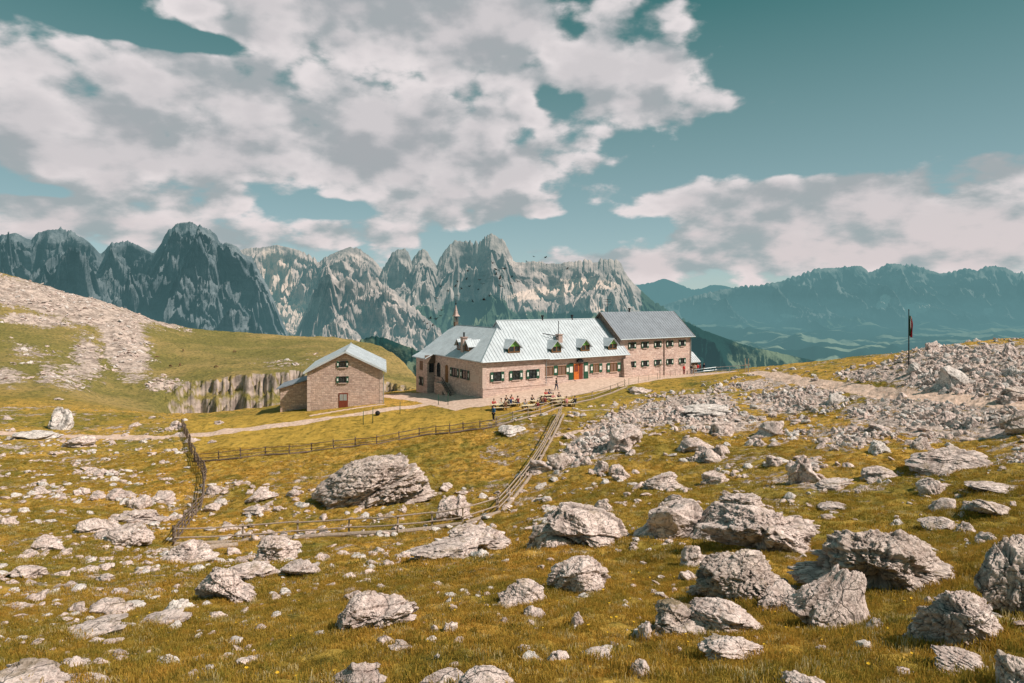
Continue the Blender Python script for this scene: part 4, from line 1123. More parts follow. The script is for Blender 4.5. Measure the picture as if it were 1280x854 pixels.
for k, (px, py, r) in enumerate(TB):
    t = tb0 if k == 0 else copy_tree(tb0)
    p = hit(px, py); t.location = p; t.rotation_euler = (0, 0, rad(r))
    tag(t, TL[k], 'picnic table', 'picnic tables in front of the hut'); tables.append(t)

# ------------------------------------------------------------------ people
def skin_mesh(name, joints, bones, sub=2):
    """one continuous surface grown round a skeleton; joints: name -> (x, y, z, radius)"""
    me = bpy.data.meshes.new(name+'_rig'); names = list(joints)
    me.from_pydata([joints[n][:3] for n in names], [(names.index(a), names.index(b_)) for a, b_ in bones], [])
    o = bpy.data.objects.new(name+'_rig', me); COL.objects.link(o)
    md = o.modifiers.new('skin', 'SKIN'); md.use_smooth_shade = True
    sv = me.skin_vertices[0].data
    for k, n in enumerate(names):
        r = joints[n][3]; sv[k].radius = (r if isinstance(r, tuple) else (r, r)); sv[k].use_root = (k == 0)
    s = o.modifiers.new('sub', 'SUBSURF'); s.levels = s.render_levels = sub
    bpy.context.view_layer.update()
    dg = bpy.context.evaluated_depsgraph_get()
    out = bpy.data.meshes.new_from_object(o.evaluated_get(dg)); out.name = name
    bpy.data.objects.remove(o)
    return out
def pose(kind):
    J = {}
    if kind == 'sit':
        pz = .50; J['pelvis'] = (0, 0, pz, (.15,.12)); J['belly'] = (0, -.02, pz+.2, (.13,.10)); J['chest'] = (0, -.07, pz+.42, (.16,.11)); J['neck'] = (0, -.10, pz+.60, .055); J['head'] = (0, -.13, pz+.72, (.08,.095)); J['crown'] = (0, -.12, pz+.83, .07)
        for s, n in ((-1,'l'),(1,'r')):
            J['hip'+n] = (s*.10, -.05, pz-.01, .085); J['knee'+n] = (s*.13, -.46, pz+.02, .06); J['ank'+n] = (s*.13, -.44, pz-.40, .04); J['toe'+n] = (s*.14, -.60, pz-.45, .035)
            J['sho'+n] = (s*.19, -.07, pz+.52, .055); J['elb'+n] = (s*.25, -.22, pz+.28, .043); J['wri'+n] = (s*.15, -.45, pz+.28, .032); J['han'+n] = (s*.11, -.53, pz+.29, .028)
    else:
        st = .14 if kind == 'walk' else .0
        pz = .93; J['pelvis'] = (0, 0, pz, (.145,.11)); J['belly'] = (0, 0, pz+.2, (.125,.095)); J['chest'] = (0, -.01, pz+.42, (.16,.105)); J['neck'] = (0, 0, pz+.60, .055); J['head'] = (0, -.02, pz+.70, (.08,.095)); J['crown'] = (0, -.01, pz+.80, .07)
        for s, n in ((-1,'l'),(1,'r')):
            f = s*st
            J['hip'+n] = (s*.09, 0, pz-.06, .085); J['knee'+n] = (s*.10, -.03-f, .50, .06); J['ank'+n] = (s*.10, .02-f*1.5, .09, .04); J['toe'+n] = (s*.12, -.14-f*1.5, .035, .035)
            J['sho'+n] = (s*.19, 0, pz+.52, .055); J['elb'+n] = (s*.27, .04+f, pz+.24, .043)
            J['wri'+n] = (s*.22, -.10+f*1.4, pz+.03, .032); J['han'+n] = (s*.21, -.14+f*1.5, pz-.05, .028)
    return J
BONES = [('pelvis','belly'),('belly','chest'),('chest','neck'),('neck','head'),('head','crown')]
for n in 'lr': BONES += [('pelvis','hip'+n),('hip'+n,'knee'+n),('knee'+n,'ank'+n),('ank'+n,'toe'+n),('chest','sho'+n),('sho'+n,'elb'+n),('elb'+n,'wri'+n),('wri'+n,'han'+n)]
SH_B = [('belly','chest'),('chest','sho_l'),('chest','sho_r')]
PM = {}
for kind in ('stand', 'walk', 'sit'):
    J = pose(kind)
    body = skin_mesh('body_'+kind, J, BONES)
    K = {k: v[:3]+((tuple(x+.022 for x in v[3]) if isinstance(v[3], tuple) else v[3]+.018),) for k, v in J.items()}
    sh = {'pelvis': K['pelvis'], 'belly': K['belly'], 'chest': K['chest'], 'neckb': J['chest'][:2]+(J['chest'][2]+.10, .09)}
    sb = [('pelvis','belly'),('belly','chest'),('chest','neckb')]
    for n in 'lr':
        for q in ('sho','elb','wri'): sh[q+n] = K[q+n]
        sb += [('chest','sho'+n),('sho'+n,'elb'+n),('elb'+n,'wri'+n)]
    shirt = skin_mesh('jacket_'+kind, sh, sb, 1)
    tr = {'pelvis': K['pelvis'][:3]+((.165,.13),)}; tbn = []
    for n in 'lr':
        for q in ('hip','knee','ank'): tr[q+n] = K[q+n]
        tbn += [('pelvis','hip'+n),('hip'+n,'knee'+n),('knee'+n,'ank'+n)]
    trou = skin_mesh('trousers_'+kind, tr, tbn, 1)
    hx, hy, hz, _ = J['crown']
    bm = bmesh.new(); bmesh.ops.create_uvsphere(bm, u_segments=12, v_segments=8, radius=.105, matrix=Matrix.Translation((hx, hy+.025, hz+.0)) @ Matrix.Diagonal((.95,1.1,.85,1)))
    hair = bpy.data.meshes.new('hair_'+kind); bm.to_mesh(hair); bm.free()
    # face: eyes, brow line, nose, mouth
    bm = bmesh.new(); fx, fy, fz, _ = J['head']
    for sx in (-.033, .033): bmesh.ops.create_uvsphere(bm, u_segments=6, v_segments=5, radius=.014, matrix=Matrix.Translation((fx+sx, fy-.098, fz+.035)))
    bmesh.ops.create_cube(bm, size=1, matrix=Matrix.Translation((fx, fy-.098, fz-.045)) @ Matrix.Diagonal((.045,.012,.010,1)))
    face = bpy.data.meshes.new('face_'+kind); bm.to_mesh(face); bm.free()
    PM[kind] = (body, shirt, trou, hair, face)
def person(kind, loc, rz, top, bot, hair, label, group=None, s=1.0):
    body, shirt, trou, hr, face = PM[kind]
    o = link('person', body.copy(), M['skin']); o.location = loc; o.rotation_euler = (0, 0, rz); o.scale = (s, s, s)
    tag(o, label, 'person', group)
    link('jacket', shirt.copy(), M[top], o); link('trousers', trou.copy(), M[bot], o); link('hair', hr.copy(), M[hair], o); link('facial_features', face.copy(), M['hair'], o)
    return o
GP = 'people outside the hut'
person('stand', hit(617,527.5), rad(-60), 'c_blue', 'c_black', 'hair', 'man in blue jacket and dark trousers standing on the grass left of the picnic tables', GP, 1.05)
person('walk', hit(695.5,488.5), rad(60), 'c_black', 'c_navy', 'hair', 'person in dark clothes walking across the terrace behind the picnic tables', GP)
person('stand', hit(855,468.5), rad(30), 'c_red', 'c_maroon', 'hair', 'person in red standing by the front wall of the two storey house', GP, .98)
for px, py, t, bt, l, r in ((864.5,468.5,'c_black','c_grey','person in black standing at the corner of the two storey house',40),(868.5,467.5,'c_cream','c_brown','person in a pale top among the group at the shed',-30),
        (872.5,467,'c_red','c_navy','person in a bright red jacket in front of the shed',10),(875.5,466.5,'c_maroon','c_black','person in a dark red jacket right of the bright red one',70),(880,466,'c_navy','c_black','person in a navy jacket at the start of the rim railing',-50)):
    person('stand' if px != 872.5 else 'walk', hit(px, py), rad(r), t, bt, 'hair', l, GP)
def seat(ti, sx, sy, top, bot, label, hair='hair'):
    t = tables[ti]; R = Matrix.Rotation(t.rotation_euler.z, 4, 'Z')
    p = t.location + R @ Vector((sx, sy*.74, .0))
    rz = t.rotation_euler.z + (0 if sy > 0 else math.pi)
    person('sit', p, rz, top, bot, hair, label, GP)
seat(0,-.5,1,'c_red','c_navy','person in red sitting on the far bench of the leftmost picnic table')
seat(0,.6,-1,'c_brown','c_brown','person in brown with back turned at the near bench of the leftmost picnic table')
seat(0,.5,1,'c_cream','c_grey','person in a pale shirt on the far bench of the leftmost picnic table')
seat(1,-.5,1,'c_black','c_black','person in black on the far bench of the second picnic table')
seat(1,.3,1,'c_red','c_black','person in a red top on the far bench of the second picnic table')
seat(1,.5,-1,'c_maroon','c_navy','person in dark red with back turned at the second picnic table')
seat(1,-.6,-1,'c_navy','c_grey','person in navy with back turned at the second picnic table')
seat(2,-.3,1,'c_grey','c_navy','person in grey on the far bench of the front centre picnic table')
seat(2,.8,-1,'c_maroon','c_black','person in maroon on the near bench of the front centre picnic table')
seat(3,-.4,1,'c_black','c_black','person in black on the far bench of the table behind the front centre one')
seat(3,.7,-1,'c_maroon','c_brown','person in maroon with back turned beside the fence rails')
seat(3,.2,-1,'c_brown','c_navy','person in brown with back turned beside the person in maroon')
seat(4,.2,1,'c_red','c_navy','person in red at the picnic table nearest the hut wall')
seat(4,.8,1,'c_navy','c_black','person in navy at the picnic table nearest the hut wall')
seat(5,-.3,1,'c_pink','c_grey','person in pink at the right hand picnic table')
seat(5,.6,1,'c_black','c_navy','person in black at the right hand picnic table')
seat(6,-.4,-1,'c_pink','c_brown','person in pink with back turned at the rightmost picnic table')
seat(6,.8,-1,'c_black','c_grey','person in black with back turned at the rightmost picnic table')

# ------------------------------------------------------------------ poles, flag, signs
def pole(px, py, h, r, mat, name, label, cat, group=None):
    p = hit(px, py); b = MB(); b.tube([(0,0,-.3),(0,0,h*.5),(.02,0,h)], [r, r*.9, r*.7], 8); b.tube([(.02,0,h),(.02,0,h+.05)], [r*1.6, r*.6], 8)
    o = b.build(name, mat, None, True); o.location = p; tag(o, label, cat, group); return o
pole(560,506,1.7,.05,M['green'],'pole','thin green pole on the grass in front of the outside stair','pole')
pole(548,506,1.4,.05,M['green'],'pole','shorter thin green pole left of the one before the outside stair','pole')
pole(466,529,1.9,.05,M['green'],'pole','thin green pole beside the path to the right of the barn door','pole')
pole(454,531,1.7,.05,M['green'],'pole','thin green pole left of the dark ball, below the path','pole')
pole(500,518,1.6,.05,M['green'],'pole','thin green pole on the meadow right of the barn','pole')
p = hit(472,520); bm = bmesh.new(); bmesh.ops.create_icosphere(bm, subdivisions=3, radius=.32); me = bpy.data.meshes.new('ball'); bm.to_mesh(me); bm.free()
o = link('ball', me, M['c_black']); o.location = p+Vector((0,0,.3)); tag(o, 'small black ball lying beside the path right of the barn', 'ball')

p = hit(1136,461); fp = empty('flagpole', p, 0, 'tall dark flagpole with a hanging striped flag on the rocky rise at right', 'flagpole')
FH = (461-388)/F*p.y
b = MB(); b.tube([(0,0,-.3),(0,0,FH*.5),(0,0,FH)], [.075,.06,.045], 8); b.build('pole', M['dark'], fp)
b = MB(); b.tube([(0,0,FH),(0,0,FH+.12)], [.09,.03], 8); b.build('finial', M['dark'], fp)
us = np.linspace(0, 1, 13); vs = np.linspace(0, 1, 24); U_, V_ = np.meshgrid(us, vs)
X_ = .05+.36*U_*(1-.3*V_)+.03*np.sin(V_*9+U_*5); Y_ = .12*np.sin(U_*9+V_*3)*(.4+U_); Z_ = FH-.55-V_*2.3-.25*U_
me = np_mesh('flag', np.stack([X_, Y_, Z_], -1).reshape(-1,3), grid_faces(24, 13), True, dict(u=U_))
m, n = newmat('flag_cloth'); uu = n.attr('u')
n.out(n.pbsdf(n.mix(n.math('GREATER_THAN', uu, .66), n.mix(n.math('GREATER_THAN', uu, .33), C(.02,.10,.04), C(.70,.66,.62)), C(.42,.02,.03)), .9))
link('flag', me, m, fp)

def signpost(px, py, h, twin, label, boards):
    p = hit(px, py); r = empty('signpost', p, 0, label, 'signpost')
    for dx in ((-.25,.25) if twin else (0,)):
        b = MB(); b.tube([(dx,0,-.2),(dx,0,h)], .06, 7); b.build('post', M['wood_grey'], r)
    for z, w, x0 in boards:
        b = MB(); b.prism([(x0,-.09),(x0+w,-.09),(x0+w+.14,0),(x0+w,.09),(x0,.09)], -.02, .02, 0, Matrix.Translation((0,-.08,z)) @ Matrix.Rotation(rad(90), 4, 'X')); b.build('arrow_board', M['wood_grey'], r)
signpost(933.5,466,2.2,True,'small twin post sign at the right end of the rim railing',[(1.2,.7,-.35)])
signpost(825,473.5,2.7,False,'dark wooden signpost in front of the two storey house',[(2.3,.5,-.1),(2.05,.5,-.5)])

# ------------------------------------------------------------------ cows and birds
def make_cow():
    J = dict(rump=(0,.62,1.08,.27), mid=(0,0,1.05,.33), chest=(0,-.55,1.08,.29), neck=(0,-.95,1.0,.16), poll=(0,-1.22,.72,.12), nose=(0,-1.42,.42,.075))
    B = [('mid','rump'),('mid','chest'),('chest','neck'),('neck','poll'),('poll','nose')]
    J = {'mid': J['mid'], **{k: v for k, v in J.items() if k != 'mid'}}
    for s, n in ((-1,'l'),(1,'r')):
        J['hk'+n] = (s*.20,.72,.75,.14); J['ho'+n] = (s*.20,.86,.42,.07); J['hf'+n] = (s*.20,.76,.04,.06)
        J['fk'+n] = (s*.18,-.55,.70,.11); J['fw'+n] = (s*.18,-.52,.38,.06); J['ff'+n] = (s*.18,-.56,.04,.06)
        B += [('rump','hk'+n),('hk'+n,'ho'+n),('ho'+n,'hf'+n),('chest','fk'+n),('fk'+n,'fw'+n),('fw'+n,'ff'+n)]
        J['ear'+n] = (s*.22,-1.15,.80,.03); B.append(('poll','ear'+n))
    J['tail'] = (0,.98,.95,.03); J['tailtip'] = (0,1.02,.45,.04); B += [('rump','tail'),('tail','tailtip')]
    return skin_mesh('cow_body', J, B, 2)
cow_me = make_cow()
c0 = link('grazing_cow', cow_me, M['c_brown'])
CW = [(229,440,30,'dark brown cow highest on the green hillside left of the barn'),(196,448,120,'brown cow farthest left on the green hillside'),(213,460,60,'brown cow lowest of the group on the green hillside'),
      (225,458,200,'brown cow just right of the lowest cow on the hillside'),(270,460.5,80,'single brown cow above the cliff, right of the small herd'),(293,441,150,'brown cow farthest right on the green hillside')]
for k, (px, py, r, l) in enumerate(CW):
    c = c0 if k == 0 else c0.copy()
    if k: COL.objects.link(c)
    c.location = hit(px, py); c.rotation_euler = (0,0,rad(r)); c.scale = (.72,)*3; tag(c, l, 'cow', 'cows grazing on the hillside')
b = MB()
b.poly([(0,-.28,0),(.07,0,.03),(0,.25,0),(-.07,0,.03)]); b.poly([(0,-.28,0),(-.07,0,-.05),(0,.25,0),(.07,0,-.05)])
b.poly([(.04,-.12,.02),(.28,-.02,.16),(.52,.14,.10),(.26,.12,.12),(.04,.10,.02)]); b.poly([(-.04,-.12,.02),(-.28,-.02,.16),(-.52,.14,.10),(-.26,.12,.12),(-.04,.10,.02)])
b.poly([(0,.2,0),(.09,.36,.0),(-.09,.36,.0)])
bird0 = b.build('flying_bird', M['c_black'])
BR = [(616,329),(630,336),(585,339),(577,361),(620,337),(572,352),(551,358),(569,358),(587,358),(603,355),(606,345),(613,348),(625,348),(640,346),(652,343),(639,355),(640,361),(620,343),(598,362),(591,377),(605,375),(573,370),(568,374),(546,373),(544,386),(552,388),(551,395),(545,399),(667,321),(682,322),(683,331),(709,336),(658,327),(538,398),(534,405),(536,412),(530,402),(541,407),(560,364),(626,358),(633,350),(612,370),(600,350),(647,352),(583,349)]
rb = random.Random(5)
for k, (px, py) in enumerate(BR):
    o = bird0 if k == 0 else bird0.copy()
    if k: COL.objects.link(o)
    D = rb.uniform(150, 240) if k else 150
    s = rb.uniform(1.1, 2.0)*1.2
    o.location = ((px-640)/F*D, D, (HY-py)/F*D); o.rotation_euler = (rb.uniform(-.5,.5), rb.uniform(-.6,.6), rb.uniform(0, 6.28)); o.scale = (s,s,s)
    tag(o, 'small black bird flying in a loose flock before the massif behind the hut', 'bird', 'flock of birds in front of the massif')
# ------------------------------------------------------------------ rocks
def rock_mesh(name, seed, sub=6, planes=9, crag=.10, groove=.05, strata=0.0, sharp=14.0, point=0.0):
    rs = np.random.RandomState(seed)
    bm = bmesh.new(); bmesh.ops.create_icosphere(bm, subdivisions=sub, radius=1.0)
    bm.verts.ensure_lookup_table()
    V = np.array([v.co[:] for v in bm.verts]); Fc = np.array([[v.index for v in f.verts] for f in bm.faces]); bm.free()
    n = V/np.linalg.norm(V, axis=1)[:,None]
    nw = n + .16*np.stack([fbm3(n*1.6+seed*3.1+k*9, 3, seed+k) for k in range(3)], 1)
    nw /= np.linalg.norm(nw, axis=1)[:,None]
    p = rs.normal(size=(planes, 3)); p[:,2] *= .8; p /= np.linalg.norm(p, axis=1)[:,None]
    d = rs.uniform(.55, .95, planes)
    q = np.exp(-sharp*d[None]/np.maximum(nw@p.T, .08))
    r = -np.log(q.sum(1)+math.exp(-sharp*1.15))/sharp
    P = n*r[:,None]
    P[:,2] *= 1.0
    ofs = seed*13.7
    a = fbm3(P*1.7+ofs, 5, seed)
    g1 = ridged3(P*2.3+ofs+3*a[:,None], 4, seed+31, .55)
    g2 = ridged3(P*np.array([5.5,5.5,4.0])+ofs+7, 4, seed+57, .6)
    c1 = np.abs(noise3(P*np.array([2.6,2.6,1.7])+ofs+2.2*a[:,None], seed+77))    # deep clefts
    cl = np.exp(-(c1/.045)**2)
    c2 = np.abs(noise3(P*np.array([6.,6.,5.])+ofs+1.2*a[:,None], seed+87)); cl2 = np.exp(-(c2/.06)**2)
    step = 0; edge = 0
    for j in range(6):
        qn = rs.normal(size=3); qn /= np.linalg.norm(qn); off = rs.uniform(-.45, .45)
        dj = P@qn + off + .16*fbm3(P*2.2+ofs+j*5, 4, seed+j*3)
        step = step + rs.uniform(.03, .11)*np.tanh(dj/.022); edge = edge + np.exp(-(dj/.022)**2)*rs.uniform(.3, 1)
    edge = np.clip(edge, 0, 1)
    disp = step - .045*edge + crag*a*1.6 + groove*(g1-.5)*1.6 + groove*.5*(g2-.5) - crag*.75*cl*(.4+.6*sstep(-.1,.2,a)) - crag*.28*cl2
    if strata:
        zz = P[:,2]*5+.8*a+P[:,0]*.8; disp = disp + strata*(np.abs((zz % 1)-.5)*2-.5)
    P = P + n*disp[:,None]
    if point: P[:,:2] *= (1-point*sstep(-.2, .9, P[:,2]))[:,None]
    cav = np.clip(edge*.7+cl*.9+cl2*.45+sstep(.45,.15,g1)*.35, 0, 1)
    mn, mx = P.min(0), P.max(0)
    P = (P-(mn+mx)/2)/((mx-mn)/2)          # unit half extents
    low = np.clip(-P[:,2]+.15, 0, .8); P[:,:2] *= (1/np.sqrt(1-low**2*.9))[:,None]
    P[:,2] = np.where(P[:,2] < -.72, -.72+(P[:,2]+.72)*.3, P[:,2])
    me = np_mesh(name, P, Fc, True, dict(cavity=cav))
    return me
def put_rock(me, px, py, w, h, rz=0, depth=1.0, mat=None, label=None, group=None, name='boulder', tilt=0, roll=0, cat='boulder', sink=.38):
    """px, py: where the foot meets the grass in the photo; w, h: size in photo pixels"""
    p = hit(px, py); k = p.y/F
    th = math.atan((py-HY)/F); h = max(.40*h, .93* (h-.5*w*depth*math.sin(th)))/math.cos(th)
    W, Hh = w*k/2, h*k/2*1.12/(1-sink/2)
    o = link(name, me, []) if mat is None else link(name, me, mat)
    D = W*depth
    # foot row is the near edge: push the centre back
    c, s = abs(math.cos(rad(rz))), abs(math.sin(rad(rz)))
    ext = D*.72
    x, y = p.x*(1+ext/p.y), p.y+ext
    # choose scales so that the width seen stays W whatever the turn
    sx = W
    z = min(gz(x, y), p.z + ext*.12) if gz(x,y) > p.z else gz(x, y)*.5+p.z*.5
    o.scale = (sx, D, Hh); o.rotation_euler = (rad(tilt), rad(roll), rad(rz)); o.location = (x, y, p.z + Hh*(1-sink*1.5) - .02)
    FEET.append((x, y, W, D, math.radians(rz)))
    tag(o, label, cat, group)
    return o
FEET = []
R_, Rw, Rh = M['rock'], M['rock_warm'], M['rock_white']
